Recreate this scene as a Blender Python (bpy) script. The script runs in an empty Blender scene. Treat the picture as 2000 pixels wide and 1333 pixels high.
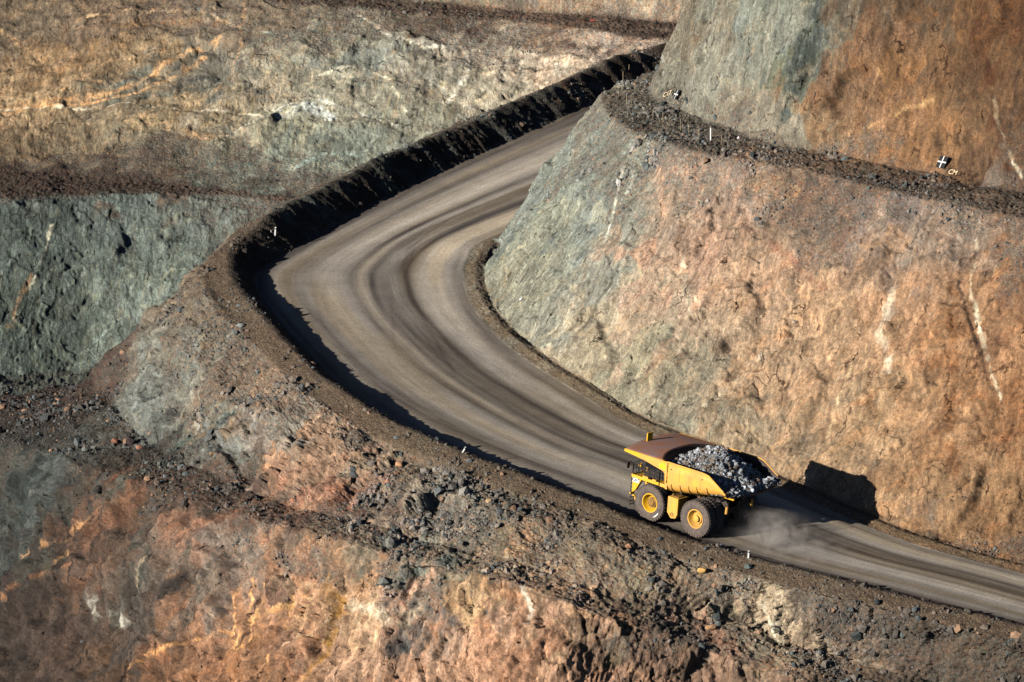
import bpy, bmesh, math, random
import numpy as np
from mathutils import Vector, Matrix
random.seed(7); rng = np.random.default_rng(11)
S = bpy.context.scene
C = S.collection
DEBUG = False
QUAL = 1.0            # terrain density factor

# ------------------------------------------------------------------ camera
FPX, PITCH, DIST = 12180.0, math.radians(13.2), 600.0
W0, H0 = 2000.0, 1333.0
_F = np.array([0, math.cos(PITCH), -math.sin(PITCH)])
_U = np.array([0, math.sin(PITCH), math.cos(PITCH)])
_R = np.array([1.0, 0, 0])
def ray(px, py):
    d = _F + _R*((px-W0/2)/FPX) + _U*((H0/2-py)/FPX)
    return d/np.linalg.norm(d)
CAM = -ray(1354, 1053)*DIST                     # the truck's rear left wheel stands at the origin
def at(px, py, z):
    d = ray(px, py)
    return CAM + d*((z-CAM[2])/d[2])
def proj(P):
    v = np.asarray(P)-CAM
    w = v@_F
    return np.stack([W0/2+FPX*(v@_R)/w, H0/2-FPX*(v@_U)/w, w], -1)
cam = bpy.data.objects.new('camera', bpy.data.cameras.new('camera'))
cam.data.sensor_width = 36; cam.data.lens = FPX/W0*36
cam.data.clip_start = 5; cam.data.clip_end = 6000
cam.location = CAM; cam.rotation_euler = (math.pi/2-PITCH, 0, 0)
C.objects.link(cam); S.camera = cam

# ------------------------------------------------------------------ light
SUN_EL, SUN_AZ = math.radians(17.4), math.radians(34)   # light travels right and away
sd = Vector((math.cos(SUN_AZ)*math.cos(SUN_EL), math.sin(SUN_AZ)*math.cos(SUN_EL), -math.sin(SUN_EL)))
sun = bpy.data.objects.new('sun', bpy.data.lights.new('sun', 'SUN'))
sun.data.energy = 5.0; sun.data.angle = math.radians(0.5); sun.data.color = (1.0, .965, .90)
sun.rotation_euler = sd.to_track_quat('-Z', 'Y').to_euler()
C.objects.link(sun)
wd = bpy.data.worlds.new("World"); S.world = wd; wd.use_nodes = True
nt = wd.node_tree; bg = nt.nodes['Background']; bg.inputs[1].default_value = .05
sky = nt.nodes.new('ShaderNodeTexSky'); sky.sky_type = 'NISHITA'; sky.sun_disc = False
sky.air_density = .35; sky.dust_density = .1; sky.ozone_density = 2.5; sky.sun_elevation = SUN_EL; sky.sun_rotation = math.atan2(-sd.x, -sd.y)
nt.links.new(sky.outputs[0], bg.inputs[0])
S.view_settings.view_transform = 'Standard'; S.view_settings.look = 'None'
S.view_settings.exposure = 0.74; S.view_settings.gamma = 1
S.cycles.diffuse_bounces = 0

# ------------------------------------------------------------------ tags
def tag(o, label=None, cat=None, group=None, kind=None):
    if label: o['label'] = label
    if cat: o['category'] = cat
    if group: o['group'] = group
    if kind: o['kind'] = kind
    return o

# ------------------------------------------------------------------ noise
def _h(ix, iy, iz, seed):
    h = (ix.astype(np.uint32)*np.uint32(374761393) + iy.astype(np.uint32)*np.uint32(668265263)
         + iz.astype(np.uint32)*np.uint32(2147483647) + np.uint32((seed*974634777) & 0xffffffff))
    h = (h ^ (h >> np.uint32(13)))*np.uint32(1274126177)
    h ^= h >> np.uint32(16); h *= np.uint32(2246822519); h ^= h >> np.uint32(15)
    return h
def _f(h): return h.astype(np.float32)*np.float32(1/4294967296.0)
def vnoise(p, seed=0):
    p = np.asarray(p, np.float32); i = np.floor(p); f = p-i; i = i.astype(np.int64)
    f = f*f*f*(f*(f*6-15)+10)
    r = 0
    for dx in (0, 1):
        wx = f[..., 0] if dx else 1-f[..., 0]
        for dy in (0, 1):
            wy = wx*(f[..., 1] if dy else 1-f[..., 1])
            for dz in (0, 1):
                wz = wy*(f[..., 2] if dz else 1-f[..., 2])
                r = r + wz*_f(_h(i[..., 0]+dx, i[..., 1]+dy, i[..., 2]+dz, seed))
    return r*2-1
def fbm(p, octs=4, seed=0, gain=.5):
    r = 0; a = 1; t = 0
    for o in range(octs):
        r = r+a*vnoise(p*(2.03**o), seed+o*17); t += a; a *= gain
    return r/t*1.6
def facets(p, seed=0, jit=.9):
    """blocky fractured rock: every cell is a tilted plane; returns height, edge distance, cell random"""
    p = np.asarray(p, np.float32); i = np.floor(p).astype(np.int64)
    b1 = np.full(p.shape[:-1], 9., np.float32); b2 = b1.copy()
    hh = np.zeros(p.shape[:-1], np.uint32); best = np.zeros_like(p)
    for dx in (-1, 0, 1):
        for dy in (-1, 0, 1):
            for dz in (-1, 0, 1):
                cx, cy, cz = i[..., 0]+dx, i[..., 1]+dy, i[..., 2]+dz
                h = _h(cx, cy, cz, seed)
                q = np.stack([cx+.5+jit*(_f(h)-.5), cy+.5+jit*(_f(h*np.uint32(2654435761))-.5),
                              cz+.5+jit*(_f(h*np.uint32(40503)+np.uint32(77777))-.5)], -1).astype(np.float32)
                d = np.sqrt(((p-q)**2).sum(-1))
                m = d < b1
                b2 = np.where(m, b1, np.minimum(b2, d)); b1 = np.where(m, d, b1)
                hh = np.where(m, h, hh); best = np.where(m[..., None], p-q, best)
    r1 = _f(hh*np.uint32(3266489917))-.5; r2 = _f(hh*np.uint32(668265263))-.5
    r3 = _f(hh*np.uint32(374761393))-.5; r0 = _f(hh)
    return (best[..., 0]*r1+best[..., 1]*r2+best[..., 2]*r3)*1.6+(r0-.5)*.6, b2-b1, r0

# ------------------------------------------------------------------ colour tables per place, lens darkening left in the corner tones (px, py, sRGB)
COLS = """1100 300 150 150 130|1200 400 150 145 125|1050 450 160 155 130|1000 550 165 155 128|1150 550 158 150 130|1300 400 185 150 118|1400 350 180 145 120|1350 480 195 145 110|1500 450 172 135 100|1600 400 140 105 80|1450 560 195 150 112|1300 600 182 150 118|1200 650 175 152 118|1400 650 185 150 115|1400 780 160 140 112|1500 700 190 145 102|1600 600 192 145 100|1600 750 190 140 95|1700 500 165 125 92|1700 420 150 125 112|1800 450 155 130 108|1900 450 160 125 98|1800 600 182 130 85|1900 600 165 115 70|1900 700 170 118 70|1850 800 188 135 85|1950 800 160 105 55|1990 600 150 100 60|1700 850 182 138 92|1600 850 175 138 98|1900 950 165 120 75|1990 1000 150 105 60|1250 740 165 150 118|1330 840 150 140 115|1780 700 185 135 85|1450 830 165 135 100|1150 440 135 138 122|1080 380 140 145 125
1300 150 150 140 120|1400 120 162 152 132|1450 60 152 152 135|1500 200 168 150 125|1550 50 168 162 142|1600 80 108 115 105|1570 150 120 120 95|1650 200 150 110 75|1700 100 140 100 70|1750 30 115 92 70|1850 100 135 95 60|1800 220 165 115 70|1900 200 118 85 55|1950 50 110 70 40|1980 250 112 78 50|1700 280 170 120 80|1600 260 172 130 90|1350 60 155 135 110|1400 200 160 150 128|1480 250 155 140 118
50 60 125 105 80|150 120 152 115 70|60 200 192 155 105|200 60 130 105 80|300 130 150 120 80|250 170 112 110 95|330 200 172 140 95|400 120 122 115 100|420 160 118 115 100|500 60 135 115 90|500 180 168 148 118|600 100 152 142 118|620 200 190 178 148|700 120 128 130 115|750 180 150 140 118|850 100 160 150 130|800 220 150 145 122|950 100 178 162 138|950 180 175 160 132|1050 120 195 175 148|1100 130 190 160 128|1200 90 195 170 148|700 280 140 145 122|600 300 130 137 115|450 280 125 120 100|300 280 120 110 90|150 270 130 110 80|30 270 125 100 70|500 340 110 120 105|620 350 125 138 118|1100 15 172 140 105|1250 15 190 165 130|900 5 150 135 105|560 230 165 160 130|350 250 150 130 95|120 180 175 140 95
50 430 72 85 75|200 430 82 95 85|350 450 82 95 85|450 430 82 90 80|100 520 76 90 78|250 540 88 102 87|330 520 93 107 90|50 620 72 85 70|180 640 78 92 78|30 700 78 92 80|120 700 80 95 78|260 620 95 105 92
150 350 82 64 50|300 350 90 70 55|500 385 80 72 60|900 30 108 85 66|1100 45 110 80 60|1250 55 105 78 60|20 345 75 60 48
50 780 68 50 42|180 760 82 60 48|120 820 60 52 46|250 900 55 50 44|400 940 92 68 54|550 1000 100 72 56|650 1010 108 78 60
430 520 108 88 66|350 600 110 95 75|450 620 120 102 76|300 680 122 115 98|260 740 118 120 106|350 720 118 120 106|400 680 122 115 96|550 720 150 120 90|500 700 130 105 80|300 800 102 106 94|450 830 125 125 112|540 850 138 128 112|580 870 168 128 92|620 880 178 138 102|380 870 82 95 82|480 760 140 115 85|650 800 130 110 84|700 850 125 105 82|800 880 120 106 84|750 900 165 138 98|700 960 92 90 82|800 980 178 148 112|850 960 122 116 102|900 1000 108 100 84|1000 1010 125 110 82|1100 1040 118 100 78|650 950 172 115 80|620 965 165 110 75|550 940 150 110 78
50 950 72 82 74|150 900 78 82 75|100 1050 78 74 63|200 1020 140 95 65|250 1060 108 85 66|300 1100 92 88 76|400 1040 152 105 75|350 1150 122 106 88|420 1110 118 100 85|60 1180 70 56 46|150 1250 80 60 48|180 1200 108 90 75|300 1200 92 76 64|400 1220 152 105 70|500 1180 172 122 82|480 1100 148 130 112|560 1200 172 126 92|600 1260 168 115 75|640 1150 202 152 105|680 1200 208 168 122|700 1140 190 142 96|620 1100 150 118 88|760 1160 202 152 116|800 1090 115 132 118|860 1100 148 136 108|900 1150 202 162 112|950 1090 180 140 96|1000 1180 188 142 102|1100 1170 188 148 106|830 1230 118 112 104|780 1290 192 142 102|900 1280 202 152 112|1000 1270 186 132 92|1100 1280 190 142 106|1200 1230 118 90 68|1200 1130 135 120 88|1300 1130 140 116 88|1300 1230 110 92 76|1400 1180 130 112 88|1480 1200 168 148 112|1400 1290 170 126 96|1540 1240 178 152 116|1550 1310 130 102 78|1650 1180 105 90 74|1700 1230 85 75 64|1800 1290 95 76 60|1900 1300 85 72 58|1900 1250 90 80 64|1500 1130 128 112 90|350 1300 120 82 52|500 1300 152 106 66|200 1310 98 70 46|1990 1290 80 68 54"""
RUBS = """1150 240 1|1250 300 1|1200 270 1|1180 220 1|1310 320 1|1370 335 .9|1340 300 1|1430 350 1|1480 345 1|1520 370 .8|1220 310 .7|1140 270 .7|1650 370 .9|1690 350 1|1800 365 1|1860 385 1|1940 405 1|1990 440 .9|1900 425 .7|1600 350 1|1580 430 1|1630 440 .9|1550 400 .8|1400 320 .9|1550 350 .8|1620 330 .9|1600 410 1|1560 450 .7|1750 370 .9|1900 400 .9|1980 420 .9|1300 240 .9|1450 290 1|1230 180 .8|1300 350 .25|1100 300 .2|1450 380 .3|1500 500 .05|1300 500 0|1100 450 0|1000 550 0|1200 650 0|1400 700 0|1600 600 0|1700 500 .15|1800 430 .4|1900 470 .2|1800 600 0|1900 800 0|1700 800 0|1500 850 0|1950 1000 .1|1650 960 .3|1800 1040 .6|1950 1080 .8
1400 100 0|1600 200 0|1800 200 0|1300 180 .1|1850 300 .1|1500 240 .2
100 345 1|300 345 1|450 375 1|560 382 1|350 410 .35|450 430 .5|300 470 0|100 430 .1|200 600 0|400 500 0|50 700 0|50 250 0|300 200 0|600 200 0|900 200 0|900 60 .9|930 80 .9|1000 60 .6|1100 100 .5|1050 140 0|800 120 0|900 30 1|1100 48 1|1250 60 1|700 25 .9|600 20 .6
50 780 1|180 760 1|120 820 1|30 900 .5|250 880 1|400 940 1|550 1000 1|600 960 .7|200 920 .6|100 960 .1|300 700 .2|250 740 0|350 620 .8|430 520 .6|450 640 .9|480 700 1|400 700 .7|350 780 .3|300 840 .3|450 830 .1|400 870 .8|500 780 1|550 740 1|620 800 1|560 860 .1|620 880 0|700 850 1|800 900 1|750 900 .4|700 960 1|640 950 .2|800 980 .1|850 1000 1|900 950 1|950 1000 1|1050 1020 1|1150 1060 1|1100 1100 1|750 1040 1|650 1050 .9|600 1080 .6
400 1050 .15|500 1050 .5|300 1150 0|200 1030 0|100 1100 0|150 1200 .1|400 1220 0|500 1180 0|600 1250 0|700 1130 .2|760 1100 .8|820 1080 .1|870 1110 .5|950 1150 .1|1000 1100 .9|1080 1130 .9|1100 1180 0|1200 1130 .9|1250 1180 .9|1000 1230 .1|900 1200 .2|850 1170 .9|830 1260 .1|1100 1270 .1|1200 1250 1|1300 1220 1|1350 1100 1|1450 1150 1|1400 1200 .7|1500 1210 .1|1540 1250 .1|1450 1280 .3|1350 1290 .1|1600 1150 1|1650 1200 1|1700 1260 1|1600 1290 .6|1800 1250 1|1900 1300 .9|1750 1310 .6|600 1330 .5|450 1330 .2"""
def _tab(s, n):
    return np.array([[float(v) for v in e.split()] for l in s.split('\n') for e in l.split('|')])
COLS = _tab(COLS, 5); COLS[(COLS[:, 0] < 330) & (COLS[:, 1] > 930), 2:] *= .86; RUBS = _tab(RUBS, 3); q_ = (RUBS[:, 1] > 1165) & (RUBS[:, 0] > 450) & (RUBS[:, 0] < 1620); RUBS[q_, 2] *= .55; q_ = (RUBS[:, 0] > 1100) & (RUBS[:, 1] > 310) & (RUBS[:, 1] < 480) & (RUBS[:, 1] > 225+.12*RUBS[:, 0]) & ~((abs(RUBS[:, 0]-1600) < 60) & (RUBS[:, 1] > 400)); RUBS[q_, 2] *= .62  # lower left darkened further, partly lens falloff painted into the rock
def s2l(c):
    c = np.asarray(c, float)/255.0
    return np.where(c < .04045, c/12.92, ((c+.055)/1.055)**2.4)

# ------------------------------------------------------------------ terrain rails
def cat(P, t):
    P = np.asarray(P, float); n = len(P); t = np.clip(t, 0, n-1-1e-6); i = t.astype(int); f = (t-i)[:, None]
    g = lambda k: P[np.clip(k, 0, n-1)]
    p0, p1, p2, p3 = g(i-1), g(i), g(i+1), g(i+2)
    p0 = np.where((i == 0)[:, None], 2*p1-p2, p0); p3 = np.where((i+2 > n-1)[:, None], 2*p2-p1, p3)
    return .5*(2*p1+(p2-p0)*f+(2*p0-5*p1+4*p2-p3)*f**2+(3*p1-p0-3*p2+p3)*f**3)
#             crest px        wall toe px    upper crest      upper toe      berm h
ST = [((2250,1290),(2560,1245),(2800,520),(2820,480),.6),
      ((2000,1222),(2250,1174),(2440,500),(2460,445),.6),
      ((1750,1157),(2020,1107),(2220,462),(2230,412),.6),
      ((1500,1097),(1800,1046),(2020,428),(2035,382),.5),
      ((1250,1018),(1560,945),(1760,378),(1790,335),1.3),
      ((1050,938),(1400,872),(1590,338),(1610,300),2.0),
      ((900,880),(1270,822),(1470,315),(1500,280),2.4),
      ((750,815),(1150,750),(1380,302),(1420,248),2.6),
      ((640,745),(1060,692),(1310,285),(1360,226),2.8),
      ((560,670),(1000,640),(1250,262),(1320,210),2.9),
      ((474,578),(962,590),(1205,235),(1288,200),3.0),
      ((447,516),(948,540),(1182,212),(1274,190),3.0),
      ((466,468),(952,505),(1175,192),(1270,180),2.8),
      ((600,380),(985,468),(1190,172),(1275,168),2.6),
      ((800,285),(1180,395),(1290,140),(1350,142),2.5),
      ((1000,200),(1380,315),(1468,112),(1500,115),2.4),
      ((1200,118),(1580,225),(1647,70),(1700,70),2.2),
      ((1350,75),(1730,170),(1780,45),(1830,45),2.0),
      ((1500,20),(1880,120),(1920,5),(1980,5),2.0)]
NS = len(ST)
hb = np.array([s[4] for s in ST])*np.array([.75]*5+[.60]*4+[.60]*3+[.9]+[1.15]*6)
zr = np.zeros(NS)
for _ in range(60):
    P = np.array([at(s[0][0], s[0][1], zr[i]+hb[i]) for i, s in enumerate(ST)])
    seg = np.hypot(*(P[1:, :2]-P[:-1, :2]).T); arc = np.concatenate([[0], np.cumsum(seg)])
    a0 = arc[3]+(arc[4]-arc[3])*.55
    zr = .5*zr+.5*(.085*(arc-a0))
CR = np.array([at(s[0][0], s[0][1], zr[i]+hb[i]) for i, s in enumerate(ST)])
T = np.array([at(s[1][0], s[1][1], zr[i]+.2) for i, s in enumerate(ST)])
K = np.array([at(s[2][0], s[2][1], 25.0) for s in ST])
U = np.array([at(s[3][0], s[3][1], 25.6) for s in ST])
inn = (T-CR); inn[:, 2] = 0; inn /= np.linalg.norm(inn, axis=1)[:, None]
CI = CR+inn*.7; CI[:, 2] -= .15
L = CI+inn*(hb*1.15)[:, None]; L[:, 2] = zr
R = T-inn*2.1; R[:, 2] = zr+.02
M = T-inn*1.05; M[:, 2] = zr+.4
V = []
vd = {12: (-.85, .5), 13: (-.8, .6)}
for i in range(NS):
    d = (U[i]-T[i])[:2]; d /= np.linalg.norm(d)
    if i in (10, 11, 12, 13): d = np.array([.93, .36])
    if i == 13: d = np.array([.97, .1])
    if i >= 14: d = np.array([.7, -.45])
    k = .42 if i < 14 else .3
    V.append(U[i]+np.array([d[0]*k*36, d[1]*k*36, 36]))
V = np.array(V); Wt = V+np.array([60, 60, 2])
# outer side: berm foot, slope foot, bench edge, lower wall foot
OUT = {0: ((2190,1440),-12.5,(2150,1500),-14.5), 1: ((1904,1352),-9.8,(1850,1410),-12),
       2: ((1654,1290),-8.2,(1600,1345),-10), 3: ((1410,1215),-5.8,(1360,1262),-7.2),
       4: ((1165,1150),-2.8,(1130,1185),-3.6), 5: ((950,1085),-1.9,(920,1120),-2.6),
       6: ((780,1042),-1.4,(750,1080),-2.0), 7: ((602,992),-1.2,(560,1030),-1.8),
       8: ((455,940),-2,(405,985),-2.6), 9: ((335,892),-3,(265,942),-3.7),
       10: ((238,815),-4.5,(120,892),-5.6), 11: ((190,742),-7,(0,862),-8.2)}
O2 = np.zeros((NS, 3)); O3 = np.zeros((NS, 3)); O4 = np.zeros((NS, 3)); O5 = np.zeros((NS, 3))
for i in range(12):
    a, za, b, zb = OUT[i]
    O2[i] = at(*a, za); O3[i] = at(*b, zb)
for i in range(12, NS):
    dz = 20.0 if i < 16 else 16
    O2[i] = CR[i]-inn[i]*dz*.55; O2[i][2] = CR[i][2]-dz
    O3[i] = O2[i]-inn[i]*(10 if i < 14 else 8); O3[i][2] -= 2
    if i == 12: O3[i] = at(-140, 800, -11)
for i in range(NS):
    d = O3[i]-CR[i]; d[2] = 0; d /= np.linalg.norm(d)
    if i < 10: d = np.array([-.62, -.78, 0])
    h = 24; O4[i] = O3[i]+d*h*.5; O4[i][2] -= h
    O5[i] = O4[i]+d*30; O5[i][2] -= 2
O1 = CR-inn*2.6; O1[:, 2] -= .95
OM = .55*O1+.45*O2                              # a convex break half way down the slope
OM[:, 2] += np.array([1.0]*9+[1.2, 1.6, 1.4, 1.0]+[.5]*(NS-13))
SEG = [('lower', O5, O4, 12), ('lower', O4, O3, 150), ('bench_low', O3, O2, 30), ('slope', O2, OM, 60),
       ('slope', OM, O1, 60), ('berm_out', O1, CR, 18), ('berm', CR, CI, 5), ('berm', CI, L, 22), ('road', L, R, 96),
       ('shoulder', R, M, 12), ('shoulder', M, T, 12), ('wall', T, K, 190), ('bench', K, U, 40), ('upper', U, V, 190), ('top', V, Wt, 8)]
# columns: even spacing, weighting the outer crest
ncol = int(1180*QUAL)
tt = np.linspace(0, NS-1, 4000)
dd = np.linalg.norm(np.diff(cat(CR, tt), axis=0), axis=1)+.9*np.linalg.norm(np.diff(cat(K, tt), axis=0), axis=1)
far = 1/(1+np.clip(tt[1:]-14.5, 0, 9)*1.2)/(1+np.clip(1.0-tt[1:], 0, 9)*2)
cum = np.concatenate([[0], np.cumsum(dd*far)]); tc = np.interp(np.linspace(0, cum[-1], ncol), cum, tt)
def build_rows(SEG, tc, loop=cat):
    rows = []; kind = []; tpar = []
    for k, (nm, A, B, n) in enumerate(SEG):
        n = max(3, int(n*QUAL)); a = loop(A, tc); b = loop(B, tc)
        for j in range(n+(k == len(SEG)-1)):
            u = j/n; rows.append(a*(1-u)+b*u); kind.append(k+u)
    return np.array(rows), np.array(kind)
G, KD = build_rows(SEG, tc)
segidx = np.minimum(KD.astype(int), len(SEG)-1)
names = [s[0] for s in SEG]
def smooth_rows(G, n, mask=None):
    for _ in range(n):
        H = G.copy(); H[1:-1] = .25*G[:-2]+.5*G[1:-1]+.25*G[2:]
        if mask is not None: H = G+(H-G)*mask[:, None, None]
        G = H
    return G
rowm = np.array([0.2 if names[s] in ('road',) else 1.0 for s in segidx])
G = smooth_rows(G, 4, rowm)
def grid_normals(G):
    a = np.gradient(G, axis=1); b = np.gradient(G, axis=0)
    n = np.cross(a, b); n /= np.linalg.norm(n, axis=2)[..., None]+1e-9
    return n
def arcs(G):
    s = np.concatenate([np.zeros((G.shape[0], 1)), np.cumsum(np.linalg.norm(np.diff(G, axis=1), axis=2), 1)], 1)
    t = np.concatenate([np.zeros((1, G.shape[1])), np.cumsum(np.linalg.norm(np.diff(G, axis=0), axis=2), 0)], 0)
    return s, t

def colour_fields(P, base, ctl_world, ctl_val, K=5, warp=1.6, power=3.0, chunk=60000, angular=False):
    """nearest K controls in world space, with wandering boundaries"""
    Q = P+warp*np.stack([fbm(P*.35, 4, 101, .6), fbm(P*.35+7, 4, 202, .6), fbm(P*.35+13, 4, 303, .6)], -1)
    if angular:
        for sc_, am, sd_ in ((.33, 2.6, 901), (1.1, .9, 902), (2.6, .35, 903)):
            _, _, r_ = facets(P*np.array([sc_, sc_, sc_*.6]), sd_)
            Q = Q+am*1.15*(np.stack([np.sin(r_*61), np.sin(r_*97+1), np.sin(r_*133+2)], -1))
    out = np.zeros((len(P), ctl_val.shape[1]), np.float32)
    cw = ctl_world.astype(np.float32); c2 = (cw**2).sum(1)
    for i in range(0, len(P), chunk):
        q = Q[i:i+chunk].astype(np.float32)
        d2 = np.maximum((q**2).sum(1)[:, None]+c2[None]-2*q@cw.T, .04)
        idx = np.argpartition(d2, K, axis=1)[:, :K]
        w = np.take_along_axis(d2, idx, 1)**(-power/2)
        w /= w.sum(1)[:, None]
        out[i:i+chunk] = (w[..., None]*ctl_val[idx]).sum(1)
    return out

class Surf:
    pass
def control_points(tab, surfs):
    """every control sits on the nearest visible surface point"""
    W = []
    for row in tab:
        best = None
        for s in surfs:
            d = np.hypot(s.pj[:, 0]-row[0], s.pj[:, 1]-row[1])
            m = d < 12
            if m.any():
                k = np.where(m)[0]; j = k[np.argmin(s.pj[k, 2])]
                near = k[s.pj[k, 2] < s.pj[j, 2]+2.5]; j = near[np.argmin(d[near])]
                if best is None or s.pj[j, 2] < best[0]: best = (s.pj[j, 2], s.P[j])
        W.append(best[1] if best else np.array([1e4, 1e4, 1e4]))
    return np.array(W)

# ---- base surfaces
def pack(G, KD, SEG):
    s = Surf(); s.G = G; s.KD = KD; s.SEG = SEG
    s.N = grid_normals(G); s.s, s.t = arcs(G)
    s.P = G.reshape(-1, 3)[::1]; s.pj = proj(s.P)
    return s
fg = pack(G, KD, SEG)
# background: rails sideways x = px, along stations
BX = [-500,-200,0,150,300,430,560,700,850,1050,1225,1312,1500,1800]
B2 = [(385),(388),(388),(380),(376),(378),(390),(400),(410),(420),(430),(435),(440),(450)]
B3 = [(292),(312),(328),(340),(354),(367),(381),(388),(396),(405),(412),(418),(424),(430)]
B4 = [(-150),(-110),(-85),(-60),(-38),(-15),(5),(16),(26),(42),(68),(78),(100),(130)]
B5 = [(-200),(-160),(-125),(-100),(-72),(-46),(-20),(-8),(4),(25),(35),(44),(60),(90)]
B1 = [(728),(728),(736),(722),(730),(735),(740),(745),(750),(755),(760),(765),(770),(780)]
def rail(ys, z): return np.array([at(x, y, z) for x, y in zip(BX, ys)])
G1 = rail(B1, -20.0); G2 = rail(B2, -3.2); G3 = rail(B3, -2.8); G4 = rail(B4, 13.0); G5 = rail(B5, 13.4)
G0 = np.array([at(x, y+150, -9.2) for x, y in zip(BX, B1)]); G0[:, 1] = np.minimum(G0[:, 1], G1[:, 1]-45)
Gm = .5*(G0+G1); Gm[:, 2] -= 1.0
G6 = G5+np.array([0, 11, 26]); G7 = G6+np.array([0, 120, 5])
BSEG = [('bench_low', G0, Gm, 40), ('bench_low', Gm, G1, 40), ('green', G1, G2, 140), ('bench', G2, G3, 36),
        ('bgwall', G3, G4, 170), ('bench', G4, G5, 24), ('bgwall', G5, G6, 60), ('top', G6, G7, 6)]
ncb = int(900*QUAL)
tb_ = np.linspace(0, len(BX)-1, 3000); db = np.linalg.norm(np.diff(cat(G2, tb_), axis=0), axis=1)
vis = np.interp(tb_[1:], [0, 1, 2, 11, 12, 13], [.25, .5, 1, 1, .4, .2])
cb = np.concatenate([[0], np.cumsum(db*vis)]); tb = np.interp(np.linspace(0, cb[-1], ncb), cb, tb_)
GB, KB = build_rows(BSEG, tb); GB = smooth_rows(GB, 4)
bgd = pack(GB, KB, BSEG)
surfs = [fg, bgd]
CW = control_points(COLS, surfs); CV = s2l(COLS[:, 2:5])
RW = control_points(RUBS, surfs); RV = RUBS[:, 2:3]

AMP = {  # big lumps, block facets, small facets, rubble lumps
    'lower': (1.0, .95, .30, .25), 'bench_low': (.5, .2, .2, .4), 'slope': (.9, .65, .25, .3), 'berm_out': (.12, .05, .06, .12),
    'berm': (.1, .05, .1, .12), 'road': (.0, 0, 0, 0), 'shoulder': (.10, .06, .07, .10), 'wall': (.6, .26, .08, .08),
    'bench': (.3, .12, .14, .3), 'upper': (.6, .26, .08, .08), 'top': (0, 0, 0, 0), 'green': (.45, .16, .06, .09), 'bgwall': (.6, .17, .06, .09)}
def displace(sf):
    nm = [s[0] for s in sf.SEG]; si = np.minimum(sf.KD.astype(int), len(nm)-1)
    A = np.array([AMP[nm[k]] for k in si])
    for _ in range(10):
        B = A.copy(); B[1:-1] = (A[:-2]+A[1:-1]+A[2:])/3; A = B
    isroad = np.array([nm[k] == 'road' for k in si])
    A[isroad] = 0
    A = A[:, None, :]
    G = sf.G; P = G
    sa_ = sf.sa*0+sf.sa
    ST2 = np.stack([sa_, sf.t, 0*sf.t], -1)+1.1*np.stack([fbm(P*.5, 3, 21), fbm(P*.5+4, 3, 22), fbm(P*.5+8, 3, 23)], -1)
    # wall-aligned coordinates: s along the face, t up the dip
    ST_ = np.stack([sf.s, sf.t, G[..., 2]*.3], -1)
    rub = colour_fields(G.reshape(-1, 3), None, RW, RV, K=3, warp=2.2, power=4).reshape(G.shape[:2])
    rub = np.clip((rub-.50+.34*fbm(G*.45, 4, 612))*3.6+.5, 0, 1)
    for k0, nm0 in enumerate(nm):
        if nm0 != 'bench': continue
        ra = np.where(si == k0)[0]; tl, th = sf.t[ra[0]][None], sf.t[ra[-1]][None]
        nz = fbm(np.stack([sf.sa*.16, sf.sa*0+k0*9, sf.t*.10], -1), 4, 620+k0)
        lowd = np.clip((tl-sf.t), 0, 99); upd = np.clip((sf.t-th), 0, 99)
        m1 = np.clip((.5+(3.8 if sf is fg else 2.0)*np.clip(nz+.05, -.12, 1)-lowd)/.5, 0, 1)*(sf.t < tl+.5)
        m2 = np.clip((.4+(2.2 if sf is fg else 1.2)*np.clip(nz+.12, -.1, 1)-upd)/.35, 0, 1)*(sf.t > th-.5)
        rub = np.maximum(rub, np.maximum(m1, m2))
    force = np.array([{'bench': 1., 'bench_low': 1., 'berm': 1., 'berm_out': 1., 'shoulder': 1., 'road': 1.}.get(nm[k], 0) for k in si])[:, None]
    sf.rub = rub = np.maximum(rub, force*np.array([1. if nm[k] not in ('bench_low',) else .85 for k in si])[:, None])
    rock = 1-rub
    d = A[..., 0]*fbm(P*.11, 3, 5)+A[..., 0]*.45*fbm(P*.33, 3, 9)
    q = P+.7*np.stack([fbm(P*.6, 3, 31), fbm(P*.6+5, 3, 32), fbm(P*.6+9, 3, 33)], -1)
    f1, e1, r1 = facets(q*np.array([.42, .42, .2]), 41)
    d = d+A[..., 1]*(.35+.65*rock)*f1*1.25
    f0, e0, r0_ = facets((P+1.6*np.stack([fbm(P*.16, 3, 13), fbm(P*.16+5, 3, 14), fbm(P*.16+9, 3, 15)], -1))*np.array([.15, .15, .10])+2, 51)
    for _ in range(3):
        t_ = f0.copy(); t_[1:-1] = (f0[:-2]+f0[1:-1]+f0[2:])/3; f0 = t_.copy(); f0[:, 1:-1] = (t_[:, :-2]+t_[:, 1:-1]+t_[:, 2:])/3
    d = d+np.minimum(A[..., 0], 1)*(.25+.75*rock)*f0*(1.6 if sf is fg else .9)
    f2, e2, r2 = facets(ST2*np.array([1.15, .34, 1.0])+3, 43)
    d = d+A[..., 2]*(.3+.7*rock)*f2*1.2
    q3 = P+.15*np.stack([vnoise(P*2.1, 71), vnoise(P*2.1+5, 72), vnoise(P*2.1+9, 73)], -1)
    f3, e3, r3 = facets(q3*2.4, 47)
    d = d+A[..., 3]*(.25+.75*rub)*(f3*.5+.35*fbm(P*1.7, 3, 77))
    d = d+np.minimum(A[..., 2]*3, .35)*.22*fbm(P*3.1, 3, 79)
    f4, e4, r4 = facets(ST2*np.array([2.6, 1.3, 1.0])+9, 49)
    d = d+np.minimum(A[..., 1]*.2, .12)*rock*f4
    # ragged crack lines where blocks meet
    crack = np.clip(1-e1/.07, 0, 1)*rock*.16*np.minimum(A[..., 1]*3, 1)+np.clip(1-e2/.07, 0, 1)*rock*.05*np.minimum(A[..., 2]*6, 1)
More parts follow.
